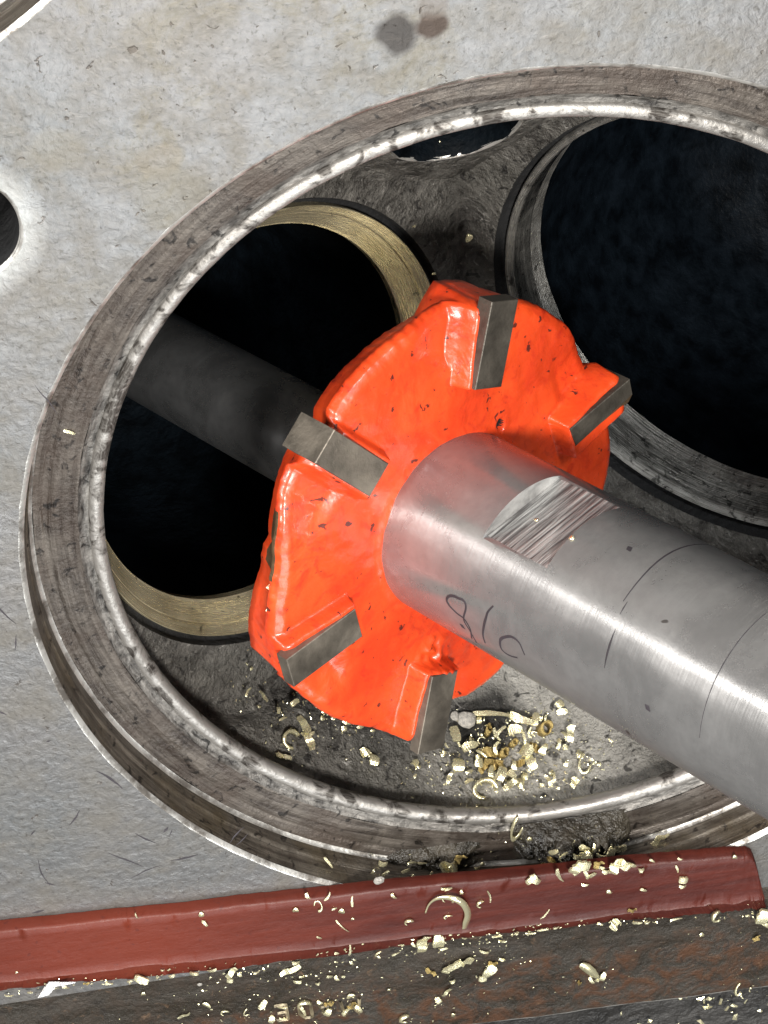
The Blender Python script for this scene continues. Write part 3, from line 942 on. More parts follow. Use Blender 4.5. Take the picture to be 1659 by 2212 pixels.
def lift(x, y):
    """How high a chip on the ledge rides on the oily clumps."""
    best = 0
    for x0, x1, y0, y1, hh in CLUMPS:
        u, v = (x - x0) / (x1 - x0), (y - y0) / (y1 - y0)
        if 0 < u < 1 and 0 < v < 1:
            best = max(best, hh * (math.sin(math.pi * u) * math.sin(math.pi * v)) ** .9 * .95)
    return best
CHIPS = [
('pile','b',-0.197,-0.782,-0.319,0.653,-0.258,0.39,0.596,0.0324,0.0218),
('pile','b',-0.189,-0.795,-0.303,0.699,-0.435,-0.193,-0.534,0.0116,0.0067),
('pile','f',-0.17,-0.805,-0.294,0.874,-0.463,0.133,0.062,0.0331,0.0268),
('pile','b',-0.204,-0.822,-0.255,0.692,-0.317,0.389,0.519,0.0286,0.0284),
('pile','w',-0.227,-0.83,-0.23,0.794,-0.408,0.313,0.324,0.0234,0.0083),
('pile','s',-0.236,-0.834,-0.218,0.845,-0.475,0.212,0.123,0.0124,0.006),
('pile','s',-0.219,-0.791,-0.297,0.741,-0.459,-0.14,-0.47,0.0115,0.006),
('pile','f',-0.228,-0.798,-0.282,0.868,-0.481,0.081,-0.096,0.0089,0.0073),
('pile','f',-0.162,-0.794,-0.314,0.697,-0.307,0.357,0.541,0.0104,0.0084),
('pile','c',-0.136,-0.801,-0.31,0.877,-0.472,0.034,-0.086,0.0177,0.0151),
('pile','f',-0.137,-0.774,-0.348,0.7,-0.3,0.338,0.553,0.0163,0.0134),
('pile','s',-0.105,-0.773,-0.356,0.885,-0.447,-0.005,-0.129,0.0733,0.0118),
('pile','s',-0.039,-0.788,-0.343,0.861,-0.444,-0.095,-0.23,0.0552,0.0202),
('pile','b',-0.01,-0.793,-0.338,0.727,-0.371,0.268,0.512,0.0283,0.0185),
('pile','s',-0.094,-0.799,-0.322,0.846,-0.427,0.188,0.259,0.0331,0.0108),
('pile','s',-0.103,-0.801,-0.317,0.712,-0.41,-0.227,-0.523,0.0263,0.0101),
('pile','f',-0.059,-0.802,-0.323,0.885,-0.464,0.036,0.003,0.0279,0.032),
('pile','s',-0.045,-0.816,-0.303,0.614,-0.352,-0.322,-0.629,0.0446,0.0094),
('pile','b',-0.041,-0.831,-0.28,0.818,-0.466,-0.147,-0.304,0.026,0.0302),
('pile','b',-0.035,-0.846,-0.254,0.692,-0.414,-0.284,-0.518,0.0325,0.0235),
('pile','f',-0.003,-0.832,-0.279,0.787,-0.441,0.213,0.376,0.0299,0.0168),
('pile','c',-0.009,-0.812,-0.31,0.829,-0.446,-0.156,-0.3,0.0319,0.0101),
('pile','s',-0.025,-0.808,-0.316,0.724,-0.377,0.28,0.505,0.0209,0.0067),
('pile','b',-0.154,-0.827,-0.264,0.863,-0.495,0.042,-0.087,0.0176,0.0201),
('pile','f',-0.153,-0.82,-0.276,0.867,-0.489,0.041,-0.087,0.0118,0.0117),
('pile','f',-0.13,-0.843,-0.244,0.721,-0.377,0.339,0.472,0.0244,0.0167),
('pile','b',-0.106,-0.848,-0.24,0.754,-0.412,0.299,0.415,0.0321,0.0201),
('pile','s',-0.119,-0.847,-0.239,0.771,-0.421,0.287,0.381,0.0275,0.0094),
('pile','f',-0.084,-0.853,-0.236,0.771,-0.478,-0.18,-0.38,0.0203,0.0201),
('pile','o',-0.053,-0.857,-0.233,0.855,-0.513,-0.013,-0.074,0.0151,0.0174),
('pile','f',-0.073,-0.843,-0.255,0.673,-0.362,0.347,0.543,0.0181,0.0151),
('pile','s',-0.105,-0.817,-0.292,0.729,-0.364,0.316,0.486,0.0256,0.0117),
('pile','s',-0.144,-0.818,-0.282,0.798,-0.474,-0.117,-0.354,0.026,0.0074),
('pile','w',-0.092,-0.864,-0.214,0.845,-0.508,0.123,0.112,0.0312,0.0127),
('pile','o',-0.066,-0.863,-0.22,0.642,-0.363,0.372,0.564,0.0227,0.0167),
('pile','c',-0.148,-0.858,-0.211,0.852,-0.517,0.084,-0.008,0.0487,0.04),
('pile','f',-0.127,-0.866,-0.201,0.718,-0.484,-0.214,-0.452,0.0102,0.0073),
('pile','w',0.064,-0.817,-0.3,0.73,-0.417,0.234,0.487,0.0327,0.0141),
('pile','f',0.047,-0.834,-0.274,0.868,-0.488,-0.062,-0.061,0.013,0.0141),
('pile','s',0.032,-0.826,-0.288,0.71,-0.404,0.267,0.51,0.0239,0.0088),
('pile','s',0.047,-0.817,-0.301,0.724,-0.377,-0.293,-0.498,0.0177,0.0101),
('pile','o',0.076,-0.841,-0.258,0.716,-0.386,-0.318,-0.488,0.0193,0.0151),
('pile','c',0.085,-0.85,-0.241,0.692,-0.437,0.261,0.512,0.045,0.0252),
('pile','o',0.114,-0.852,-0.232,0.856,-0.504,-0.099,-0.053,0.0092,0.0094),
('pile','f',0.098,-0.85,-0.239,0.859,-0.502,-0.09,-0.055,0.0098,0.0094),
('pile','f',0.042,-0.852,-0.243,0.738,-0.447,0.24,0.444,0.0165,0.0118),
('pile','o',0.007,-0.859,-0.232,0.776,-0.463,-0.223,-0.367,0.0146,0.0114),
('pile','w',-0.005,-0.869,-0.213,0.693,-0.427,-0.302,-0.497,0.0268,0.008),
('pile','s',0.007,-0.868,-0.215,0.653,-0.402,0.332,0.549,0.0182,0.0067),
('pile','w',0.052,-0.874,-0.199,0.813,-0.516,0.12,0.242,0.0192,0.0151),
('pile','f',0.014,-0.877,-0.198,0.795,-0.494,-0.192,-0.294,0.0116,0.0084),
('pile','f',-0.021,-0.871,-0.208,0.848,-0.524,-0.031,-0.07,0.0115,0.0084),
('pile','b',0.052,-0.776,-0.359,0.859,-0.435,0.096,0.251,0.0162,0.0169),
('pile','b',0.054,-0.786,-0.346,0.891,-0.452,-0.021,0.019,0.0219,0.0142),
('pile','f',-0.297,-0.791,-0.257,0.723,-0.488,-0.111,-0.476,0.0143,0.0133),
('pile','o',-0.286,-0.797,-0.254,0.858,-0.49,0.112,-0.103,0.0084,0.0083),
('pile','f',-0.304,-0.806,-0.228,0.801,-0.385,0.342,0.306,0.0094,0.0083),
('pile','r',-0.07,-0.817,-0.299,0.874,-0.472,0.083,0.078,0.0207,0.0151),
('pile','r',0.004,-0.806,-0.32,0.882,-0.466,-0.038,-0.067,0.032,0.032),
('pile','r',-0.12,-0.793,-0.325,0.777,-0.37,0.281,0.425,0.0271,0.0151),
('pile','r',-0.097,-0.825,-0.281,0.87,-0.478,0.098,0.074,0.0237,0.0201),
('pile','g',-0.125,-0.819,-0.285,0.871,-0.473,0.111,0.069,0.0328,0.0201),
('pile','g',-0.12,-0.832,-0.265,0.845,-0.495,-0.044,-0.199,0.0347,0.0168),
('pile','g',-0.145,-0.834,-0.255,0.839,-0.459,0.204,0.21,0.0183,0.0151),
('pile','g',-0.11,-0.838,-0.256,0.865,-0.497,0.063,-0.004,0.0206,0.0151),
('pile','g',-0.022,-0.826,-0.288,0.821,-0.459,-0.155,-0.301,0.0232,0.0135),
('pile','g',-0.06,-0.841,-0.261,0.863,-0.499,-0.008,-0.075,0.0174,0.0151),
('pile','f',-0.179,-0.842,-0.229,0.855,-0.495,0.143,0.061,0.0181,0.0113),
('pile','s',0.015,-0.792,-0.34,0.724,-0.377,0.258,0.516,0.0149,0.0084),
('pile','f',0.002,-0.791,-0.341,0.888,-0.454,-0.036,-0.067,0.0117,0.0118),
('pile','k',-0.187,-0.758,-0.356,0.889,-0.443,0.061,-0.094,0.0179,0.0201),
('pile','k',-0.162,-0.768,-0.35,0.893,-0.442,0.086,-0.013,0.0358,0.0336),
('pile','s',0.151,-0.824,-0.269,0.812,-0.423,-0.256,-0.309,0.0118,0.0054),
('pile','o',-0.171,-0.87,-0.177,0.837,-0.538,0.049,-0.086,0.0087,0.0093),
('pile','s',-0.176,-0.832,-0.247,0.86,-0.486,0.139,0.062,0.0151,0.0067),
('floor','w',-0.525,-0.644,-0.28,0.637,-0.487,-0.034,-0.597,0.042,0.0206),
('floor','w',-0.518,-0.671,-0.253,0.562,-0.492,-0.103,-0.657,0.0455,0.0187),
('floor','c',-0.555,-0.65,-0.24,0.849,-0.436,0.263,-0.141,0.0497,0.0447),
('floor','f',-0.57,-0.663,-0.203,0.805,-0.489,0.198,-0.272,0.0323,0.0148),
('floor','f',-0.587,-0.651,-0.199,0.803,-0.487,0.209,-0.273,0.0217,0.0148),
('floor','f',-0.575,-0.597,-0.285,0.744,-0.121,0.471,0.459,0.0197,0.0119),
('floor','f',-0.537,-0.608,-0.313,0.881,-0.336,0.331,0.048,0.0268,0.0206),
('floor','w',-0.601,-0.56,-0.296,0.672,-0.477,0.059,-0.564,0.0294,0.0104),
('floor','o',-0.614,-0.567,-0.273,0.856,-0.394,0.295,-0.157,0.0127,0.0089),
('floor','o',-0.618,-0.506,-0.33,0.887,-0.285,0.364,0.019,0.0118,0.0081),
('floor','s',-0.631,-0.535,-0.287,0.847,-0.212,0.436,0.216,0.0255,0.0081),
('floor','o',-0.486,-0.638,-0.325,0.875,-0.409,0.22,-0.138,0.0096,0.0083),
('floor','o',-0.478,-0.65,-0.318,0.873,-0.416,0.216,-0.136,0.0118,0.0113),
('floor','o',-0.483,-0.657,-0.305,0.869,-0.422,0.22,-0.135,0.0148,0.0135),
('floor','o',-0.458,-0.669,-0.312,0.872,-0.425,0.205,-0.131,0.0124,0.0113),
('floor','f',-0.429,-0.688,-0.312,0.85,-0.452,0.135,-0.234,0.0211,0.0106),
('floor','f',-0.438,-0.692,-0.3,0.869,-0.437,0.195,-0.127,0.0181,0.0158),
('floor','f',-0.402,-0.706,-0.31,0.88,-0.424,0.21,-0.052,0.0218,0.0121),
('floor','o',-0.376,-0.72,-0.31,0.873,-0.445,0.16,-0.118,0.0121,0.0083),
('floor','b',-0.384,-0.756,-0.252,0.756,-0.282,0.417,0.419,0.0279,0.0272),
('floor','w',-0.399,-0.741,-0.263,0.863,-0.412,0.279,0.087,0.024,0.0208),
('floor','f',-0.297,-0.792,-0.256,0.765,-0.497,-0.064,-0.405,0.0164,0.016),
('floor','f',-0.203,-0.819,-0.259,0.861,-0.495,0.068,-0.092,0.0237,0.021),
('floor','o',-0.518,-0.591,-0.349,0.88,-0.384,0.238,-0.146,0.0128,0.0082),
('floor','f',-0.545,-0.571,-0.343,0.878,-0.378,0.254,-0.151,0.0153,0.009),
('floor','f',-0.511,-0.667,-0.266,0.848,-0.32,0.38,0.187,0.0224,0.015),
('floor','s',-0.566,-0.614,-0.274,0.87,-0.37,0.324,-0.022,0.0236,0.0067),
('floor','f',-0.228,-0.799,-0.282,0.864,-0.445,0.199,0.125,0.014,0.0099),
('roof','b',-0.029,0.261,-0.71,0.838,0.122,-0.059,0.528,0.0215,0.0162),
('roof','f',-0.143,0.328,-0.678,0.979,0.177,0.06,0.085,0.0092,0.0085),
('roof','f',-0.078,0.135,-0.733,0.905,0.08,0.007,0.418,0.0138,0.0073),
('roof','o',-0.108,0.176,-0.724,0.985,0.082,0.067,-0.135,0.01,0.008),
('oncutter','f',-0.5425,0.076,0.114,0.916,0.059,0.296,0.265,0.015,0.0075),
('oncutter','o',-0.5475,0.024,0.121,0.938,-0.079,0.291,-0.17,0.0216,0.0108),
('rimleft','f',-0.868,0.335,-0.105,0.969,-0.0,0.0,-0.245,0.0241,0.0111),
('rimpile','f',-0.079,-1.016,-0.105,0.966,0.0,0.0,0.258,0.0233,0.0195),
('rimpile','s',-0.069,-1.008,-0.105,0.881,-0.0,0.0,-0.473,0.0288,0.0173),
('rimpile','f',-0.021,-0.957,-0.105,0.99,0.0,0.0,0.14,0.0186,0.0172),
('rimpile','r',-0.028,-0.982,-0.105,0.882,-0.0,0.0,-0.471,0.0335,0.0138),
('rimpile','s',-0.015,-1.014,-0.105,0.791,-0.0,0.0,-0.612,0.0397,0.0095),
('rimpile','s',-0.001,-0.972,-0.105,0.913,0.0,0.0,0.407,0.0231,0.0086),
('rimpile','f',0.028,-0.976,-0.105,0.994,-0.0,0.0,-0.106,0.019,0.0172),
('rimpile','b',0.047,-0.98,-0.105,0.966,0.0,0.0,0.258,0.025,0.028),
('rimpile','f',0.048,-0.959,-0.105,0.949,-0.0,0.0,-0.314,0.0297,0.0155),
('rimpile','b',0.016,-0.999,-0.105,0.932,0.0,0.0,0.362,0.0225,0.0216),
('rimpile','b',0.101,-0.989,-0.105,0.849,0.0,0.0,0.528,0.0277,0.0194),
('rimpile','w',0.104,-1.016,-0.105,0.891,0.0,0.0,0.454,0.0305,0.0195),
('rimpile','w',0.121,-1.006,-0.105,0.964,-0.0,0.0,-0.267,0.0374,0.0195),
('rimpile','f',0.138,-1.015,-0.105,0.95,-0.0,0.0,-0.314,0.0258,0.0148),
('rimpile','b',0.127,-0.981,-0.105,0.997,0.0,0.0,0.079,0.0277,0.0164),
('rimpile','f',0.085,-1.02,-0.105,0.994,-0.0,0.0,-0.106,0.0172,0.0139),
('rimpile','s',0.082,-0.985,-0.105,0.994,-0.0,0.0,-0.106,0.0171,0.0104),
('rimpile','s',0.102,-0.97,-0.105,0.849,0.0,0.0,0.528,0.0184,0.0086),
('rimpile','g',0.067,-0.997,-0.105,0.932,0.0,0.0,0.363,0.0204,0.013),
('rimpile','s',0.064,-0.965,-0.105,0.808,0.0,0.0,0.589,0.0243,0.0077),
('rimpile','f',0.247,-1.02,-0.105,0.976,-0.0,0.0,-0.216,0.013,0.007),
('rimpile','o',-0.07,-0.914,-0.105,0.994,-0.0,0.0,-0.105,0.0113,0.0111),
('rimpile','c',-0.093,-0.876,-0.105,0.813,0.0,0.0,0.582,0.0622,0.0233),
('rimpile','w',0.212,-0.978,-0.105,0.979,0.0,0.0,0.202,0.0282,0.0173),
('rimpile','f',0.233,-0.969,-0.105,0.965,0.0,0.0,0.261,0.0191,0.0095),
('rimpile','g',-0.046,-0.994,-0.105,0.966,0.0,0.0,0.258,0.0232,0.0095),
('rimpile','b',0.027,-0.878,0.034,0.976,-0.0,0.0,-0.218,0.0279,0.0267),
('rimpile','f',0.032,-0.912,0.034,0.773,-0.0,0.0,-0.634,0.0234,0.0109),
('rimpile','f',0.045,-0.915,0.034,0.931,0.0,0.0,0.365,0.0198,0.0143),
('rimpile','f',0.011,-0.9,0.034,0.994,-0.0,0.0,-0.107,0.0118,0.0101),
('rimpile','f',0.065,-0.895,0.034,0.994,-0.0,0.0,-0.106,0.0155,0.0117),
('rimpile','f',0.029,-0.941,0.034,0.994,-0.0,0.0,-0.107,0.0167,0.0084),
('rimpile','f',0.083,-0.915,0.034,0.994,-0.0,0.0,-0.107,0.0111,0.0076),
('rimfront','f',-0.394,-0.918,-0.105,0.994,-0.0,0.0,-0.106,0.0241,0.0234),
('rimfront','f',-0.418,-0.934,-0.105,0.862,0.0,0.0,0.507,0.0158,0.0102),
('rimfront','f',-0.391,-0.945,-0.105,0.968,0.0,0.0,0.252,0.0214,0.0137),
('rimfront','w',-0.253,-0.959,-0.105,0.99,0.0,0.0,0.14,0.0355,0.0321),
('rimfront','g',-0.227,-0.941,-0.105,0.935,0.0,0.0,0.355,0.0328,0.0171),
('rimfront','s',-0.331,-0.935,-0.105,0.994,-0.0,0.0,-0.106,0.0224,0.0077),
('rimfront','s',-0.309,-0.939,-0.105,0.994,-0.0,0.0,-0.106,0.0224,0.0085),
('rimfront','f',-0.191,-0.978,-0.105,0.994,-0.0,0.0,-0.106,0.0151,0.0129),
('rimfront','o',-0.178,-0.973,-0.105,0.994,-0.0,0.0,-0.106,0.0113,0.0129),
('rimfront','f',-0.347,-0.952,-0.105,0.99,0.0,0.0,0.139,0.0224,0.0128),
('rimfront','f',-0.327,-0.97,-0.105,0.947,-0.0,0.0,-0.322,0.0207,0.0129),
('rimfront','g',-0.372,-0.979,-0.105,0.875,-0.0,0.0,-0.484,0.0281,0.0129),
('rimfront','s',-0.509,-0.886,-0.105,0.835,-0.0,0.0,-0.551,0.036,0.0076),
('rimfront','f',-0.258,-1.003,-0.105,0.99,0.0,0.0,0.14,0.0188,0.0121),
('rimfront','f',-0.293,-0.972,-0.105,0.858,0.0,0.0,0.513,0.021,0.0103),
('strip','k',-0.411,-0.831,0.034,0.99,0.0,0.0,0.139,0.0253,0.0207),
('strip','o',-0.596,-0.881,0.034,0.994,-0.0,0.0,-0.108,0.0151,0.015),
('strip','c',-0.549,-0.881,0.034,0.71,-0.0,0.0,-0.704,0.0308,0.0187),
('strip','s',-0.515,-0.898,0.034,1.0,0.0,0.0,0.016,0.0143,0.0075),
('strip','o',-0.5,-0.907,0.034,0.974,-0.0,0.0,-0.225,0.0151,0.0142),
('strip','s',-0.504,-0.952,0.034,0.871,-0.0,0.0,-0.492,0.055,0.0063),
('strip','s',-0.474,-0.884,0.034,0.743,0.0,0.0,0.669,0.0306,0.0058),
('strip','o',-0.479,-0.937,0.034,0.994,-0.0,0.0,-0.109,0.0087,0.0075),
('strip','f',-0.557,-0.98,0.034,0.926,-0.0,0.0,-0.378,0.015,0.0093),
('strip','f',-0.566,-0.846,0.034,0.832,-0.0,0.0,-0.555,0.0188,0.0108),
('strip','s',-0.526,-0.857,0.034,0.901,0.0,0.0,0.434,0.0237,0.0075),
('strip','c',-0.359,-0.975,0.034,0.994,-0.0,0.0,-0.109,0.0228,0.0219),
('strip','c',-0.271,-0.924,0.034,0.946,-0.0,0.0,-0.324,0.0285,0.0193),
('strip','f',-0.239,-0.906,0.034,0.734,0.0,0.0,0.68,0.0154,0.0117),
('strip','f',-0.278,-0.886,0.034,0.994,-0.0,0.0,-0.107,0.0117,0.01),
('strip','c',-0.275,-0.978,0.034,0.994,-0.0,0.0,-0.109,0.0203,0.0127),
('strip','c',-0.2,-0.952,0.034,0.99,0.0,0.0,0.142,0.0226,0.0231),
('strip','s',-0.182,-0.933,0.034,0.746,-0.0,0.0,-0.666,0.0391,0.0059),
('strip','f',-0.384,-0.886,0.034,0.836,-0.0,0.0,-0.548,0.0288,0.0108),
('strip','f',0.153,-0.918,0.034,0.99,0.0,0.0,0.142,0.0163,0.0143),
('strip','o',0.08,-0.975,0.034,0.994,-0.0,0.0,-0.108,0.0119,0.0119),
('strip','f',0.156,-0.986,0.034,0.917,-0.0,0.0,-0.398,0.019,0.0127),
('strip','b',0.244,-0.971,0.034,0.994,-0.0,0.0,-0.107,0.0218,0.0195),
('strip','f',0.242,-0.991,0.034,0.994,-0.0,0.0,-0.107,0.0173,0.0128),
('strip','s',0.231,-0.937,0.034,0.761,-0.0,0.0,-0.648,0.0237,0.0059),
('strip','o',0.358,-0.926,0.034,0.994,-0.0,0.0,-0.106,0.0112,0.011),
('strip','f',0.178,-0.9,0.034,0.919,-0.0,0.0,-0.395,0.0152,0.0092),
('strip','g',0.128,-1.044,0.034,1.0,0.0,0.0,0.016,0.0219,0.0111),
('strip','s',-0.063,-1.015,0.034,0.892,0.0,0.0,0.452,0.0347,0.0059),
('strip','o',-0.796,-0.852,0.034,0.994,-0.0,0.0,-0.109,0.0128,0.0149),
('strip','f',-0.792,-0.882,0.034,0.845,-0.0,0.0,-0.535,0.0251,0.0092),
('strip','o',-1.209,-0.944,0.034,0.994,-0.0,0.0,-0.112,0.0078,0.0068),
('strip','s',-0.931,-0.828,0.034,0.779,-0.0,0.0,-0.627,0.0217,0.005),
('crease','c',0.322,-1.125,0.016,0.926,0.0,0.0,0.376,0.0345,0.0327),
('crease','b',0.424,-1.147,0.016,0.837,0.0,0.0,0.546,0.0421,0.0351),
('crease','f',0.43,-1.176,0.016,0.887,-0.0,0.0,-0.462,0.0305,0.0176),
('crease','f',0.39,-1.14,0.016,0.994,-0.0,0.0,-0.109,0.0116,0.0105),
('crease','w',0.091,-1.1,0.016,0.964,0.0,0.0,0.265,0.027,0.0216),
('crease','f',0.142,-1.106,0.016,0.994,-0.0,0.0,-0.109,0.0236,0.013),
('crease','f',0.165,-1.109,0.016,0.989,0.0,0.0,0.145,0.0148,0.0095),
('crease','f',0.059,-1.094,0.016,0.947,-0.0,0.0,-0.321,0.0154,0.0086),
('crease','f',-0.04,-1.083,0.016,1.0,0.0,0.0,0.016,0.0147,0.0086),
('crease','s',-0.069,-1.084,0.016,0.997,0.0,0.0,0.08,0.0258,0.0069),
('crease','s',-0.094,-1.087,0.016,0.999,-0.0,0.0,-0.048,0.0223,0.006),
('crease','f',-0.127,-1.08,0.016,0.994,-0.0,0.0,-0.11,0.0113,0.0094),
('crease','s',-0.172,-1.083,0.016,0.994,-0.0,0.0,-0.11,0.0225,0.0069),
('crease','s',-0.162,-1.097,0.016,0.994,-0.0,0.0,-0.11,0.0151,0.006),
('crease','s',0.229,-1.116,0.016,0.999,-0.0,0.0,-0.048,0.0281,0.0069),
('crease','c',-0.074,-1.058,0.016,0.851,0.0,0.0,0.526,0.0234,0.015),
('crease','f',-0.094,-1.062,0.016,0.994,-0.0,0.0,-0.109,0.009,0.0103),
('crease','w',-0.336,-1.067,0.016,0.857,0.0,0.0,0.516,0.0521,0.0257),
('crease','b',-0.304,-1.063,0.016,0.736,0.0,0.0,0.677,0.0426,0.0265),
('crease','b',-0.295,-1.068,0.016,0.735,0.0,0.0,0.678,0.0399,0.0171),
('crease','f',-0.354,-1.068,0.016,0.873,-0.0,0.0,-0.488,0.0237,0.0094),
('crease','f',-0.525,-1.057,0.016,0.994,-0.0,0.0,-0.111,0.0111,0.0111),
('crease','s',-0.496,-1.05,0.016,0.743,0.0,0.0,0.669,0.0372,0.0068),
('crease','f',-0.495,-1.095,0.016,0.907,-0.0,0.0,-0.421,0.0159,0.0094),
('crease','s',-0.397,-1.088,0.016,0.979,0.0,0.0,0.202,0.0229,0.0077),
('crease','c',-0.433,-1.08,0.016,0.966,0.0,0.0,0.258,0.0235,0.0154),
('crease','f',-0.243,-1.071,0.016,0.994,-0.0,0.0,-0.11,0.0135,0.0069),
('crease','s',-0.17,-1.082,0.016,1.0,0.0,0.0,0.016,0.022,0.006),
('crease','s',-0.158,-1.099,0.016,0.999,-0.0,0.0,-0.048,0.0185,0.0069),
('crease','f',-0.129,-1.081,0.016,0.965,0.0,0.0,0.261,0.0132,0.0094),
('crease','f',-0.29,-1.096,0.016,1.0,0.0,0.0,0.016,0.0184,0.0103),
('crease','p',-1.136,-1.016,0.016,0.993,0.0,0.0,0.115,0.0893,0.0236),
('crease','f',-1.118,-1.028,0.016,0.898,-0.0,0.0,-0.439,0.021,0.0129),
('crease','f',-1.197,-1.032,0.016,0.994,-0.0,0.0,-0.113,0.0129,0.0095),
('crease','b',-0.954,-1.043,0.016,0.972,-0.0,0.0,-0.234,0.0357,0.0248),
('crease','f',-1.025,-1.043,0.016,0.994,-0.0,0.0,-0.112,0.0181,0.0103),
('crease','f',-0.888,-1.047,0.016,0.99,0.0,0.0,0.14,0.0188,0.0128),
('crease','f',-0.905,-1.025,0.016,0.994,-0.0,0.0,-0.112,0.0109,0.0077),
('crease','f',-0.839,-1.049,0.016,0.994,-0.0,0.0,-0.112,0.0219,0.0188),
('crease','f',-0.8,-1.048,0.016,0.99,0.0,0.0,0.14,0.0281,0.012),
('crease','w',-0.759,-1.067,0.016,0.937,0.0,0.0,0.35,0.0381,0.0129),
('crease','b',-0.766,-1.091,0.016,0.994,-0.0,0.0,-0.112,0.0147,0.0146),
('crease','f',-0.742,-1.077,0.016,0.824,-0.0,0.0,-0.566,0.0197,0.0094),
('crease','s',-0.705,-1.077,0.016,0.99,0.0,0.0,0.141,0.015,0.0069),
('crease','s',-1.242,-1.03,0.016,1.0,0.0,0.0,0.016,0.0217,0.0069),
('crease','f',-0.98,-1.046,0.016,0.99,0.0,0.0,0.14,0.015,0.0094),
('crease','g',-1.073,-1.031,0.016,0.99,0.0,0.0,0.139,0.015,0.0069),
('rail','o',-0.96,-1.108,0.0,0.994,-0.0,0.0,-0.113,0.0117,0.0121),
('rail','o',-0.828,-1.175,0.0,0.921,-0.0,0.0,-0.39,0.0255,0.0122),
('rail','b',-0.705,-1.201,0.0,0.935,0.0,0.0,0.354,0.0225,0.0157),
('rail','b',-0.692,-1.255,0.0,0.75,0.0,0.0,0.662,0.0189,0.0203),
('rail','w',-0.884,-1.2,0.0,0.997,0.0,0.0,0.08,0.03,0.0088),
('rail','c',-0.745,-1.222,0.0,0.864,0.0,0.0,0.504,0.0249,0.0149),
('rail','c',-0.792,-1.213,0.0,0.994,-0.0,0.0,-0.114,0.0224,0.0175),
('rail','k',-0.834,-1.107,0.0,0.994,-0.0,0.0,-0.112,0.0118,0.0104),
('rail','w',-0.633,-1.107,-0.0,0.98,0.0,0.0,0.2,0.0502,0.0147),
('rail','f',-0.617,-1.081,0.0,1.0,0.0,0.0,0.016,0.022,0.0112),
('rail','f',-0.621,-1.145,0.0,0.994,-0.0,0.0,-0.112,0.0243,0.0113),
('rail','f',-0.61,-1.133,0.0,0.994,-0.0,0.0,-0.112,0.013,0.0095),
('rail','f',-0.549,-1.146,0.0,0.973,-0.0,0.0,-0.231,0.0164,0.013),
('rail','f',-0.533,-1.154,0.0,0.829,-0.0,0.0,-0.559,0.0202,0.0113),
('rail','f',-0.519,-1.153,0.0,0.994,-0.0,0.0,-0.112,0.0097,0.0095),
('rail','f',-0.577,-1.16,0.0,0.966,0.0,0.0,0.257,0.012,0.0113),
('rail','o',-0.423,-1.219,-0.0,0.994,-0.0,0.0,-0.113,0.0083,0.0088),
('rail','o',-0.509,-1.218,0.0,0.99,0.0,0.0,0.143,0.0237,0.0131),
('rail','s',-0.522,-1.267,-0.0,0.95,0.0,0.0,0.312,0.0314,0.0132),
('rail','s',-0.498,-1.267,0.0,0.829,-0.0,0.0,-0.559,0.0311,0.0141),
('rail','g',-0.511,-1.25,0.0,0.99,0.0,0.0,0.144,0.023,0.0132),
('rail','b',-0.566,-1.26,0.0,0.86,0.0,0.0,0.511,0.0274,0.0198),
('rail','f',-0.58,-1.225,0.0,0.941,-0.0,0.0,-0.338,0.021,0.0114),
('rail','g',-0.56,-1.233,0.0,0.966,0.0,0.0,0.259,0.0222,0.0132),
('rail','c',-0.614,-1.226,0.0,0.994,-0.0,0.0,-0.113,0.0339,0.0329),
('rail','f',-0.621,-1.244,0.0,0.787,-0.0,0.0,-0.617,0.0375,0.0123),
('rail','s',-0.666,-1.219,0.0,0.984,-0.0,0.0,-0.175,0.0306,0.0079),
('rail','f',-0.707,-1.204,0.0,0.935,0.0,0.0,0.354,0.0281,0.014),
('rail','b',-0.693,-1.256,0.0,0.788,0.0,0.0,0.616,0.0246,0.0123),
('rail','s',-0.667,-1.259,0.0,0.993,-0.0,0.0,-0.114,0.0189,0.0088),
('rail','b',-0.275,-1.172,0.0,0.979,0.0,0.0,0.204,0.0501,0.0191),
('rail','w',-0.244,-1.163,-0.0,0.932,0.0,0.0,0.363,0.0337,0.0239),
('rail','b',-0.291,-1.182,0.0,0.854,0.0,0.0,0.519,0.0218,0.0218),
('rail','b',-0.194,-1.204,0.0,0.912,0.0,0.0,0.411,0.0416,0.0262),
('rail','b',-0.211,-1.228,0.0,0.994,-0.0,0.0,-0.112,0.0199,0.0211),
('rail','f',-0.201,-1.142,0.0,0.96,-0.0,0.0,-0.279,0.0288,0.0104),
('rail','f',-0.162,-1.177,0.0,0.974,-0.0,0.0,-0.227,0.0168,0.0105),
('rail','f',-0.279,-1.221,0.0,0.965,0.0,0.0,0.262,0.0167,0.0114),
('rail','f',-0.314,-1.277,-0.0,0.834,-0.0,0.0,-0.552,0.0236,0.0177),
('rail','w',-0.295,-1.257,0.0,0.893,0.0,0.0,0.45,0.0368,0.0088),
('rail','g',-0.325,-1.18,0.0,0.872,-0.0,0.0,-0.489,0.0292,0.0122),
('rail','c',-0.394,-1.323,0.0,0.965,0.0,0.0,0.263,0.0345,0.0311),
('rail','o',-0.286,-1.333,0.0,0.734,0.0,0.0,0.679,0.0158,0.0125),
('rail','g',-0.185,-1.184,0.0,1.0,0.0,0.0,0.016,0.0224,0.0113),
('rail','o',0.029,-1.25,0.0,0.885,-0.0,0.0,-0.465,0.0746,0.0256),
('rail','f',0.06,-1.282,-0.0,0.845,0.0,0.0,0.534,0.0341,0.0222),
('rail','f',0.035,-1.291,0.0,0.843,-0.0,0.0,-0.538,0.0294,0.0133),
('rail','w',0.05,-1.291,-0.0,0.963,0.0,0.0,0.268,0.0238,0.0115),
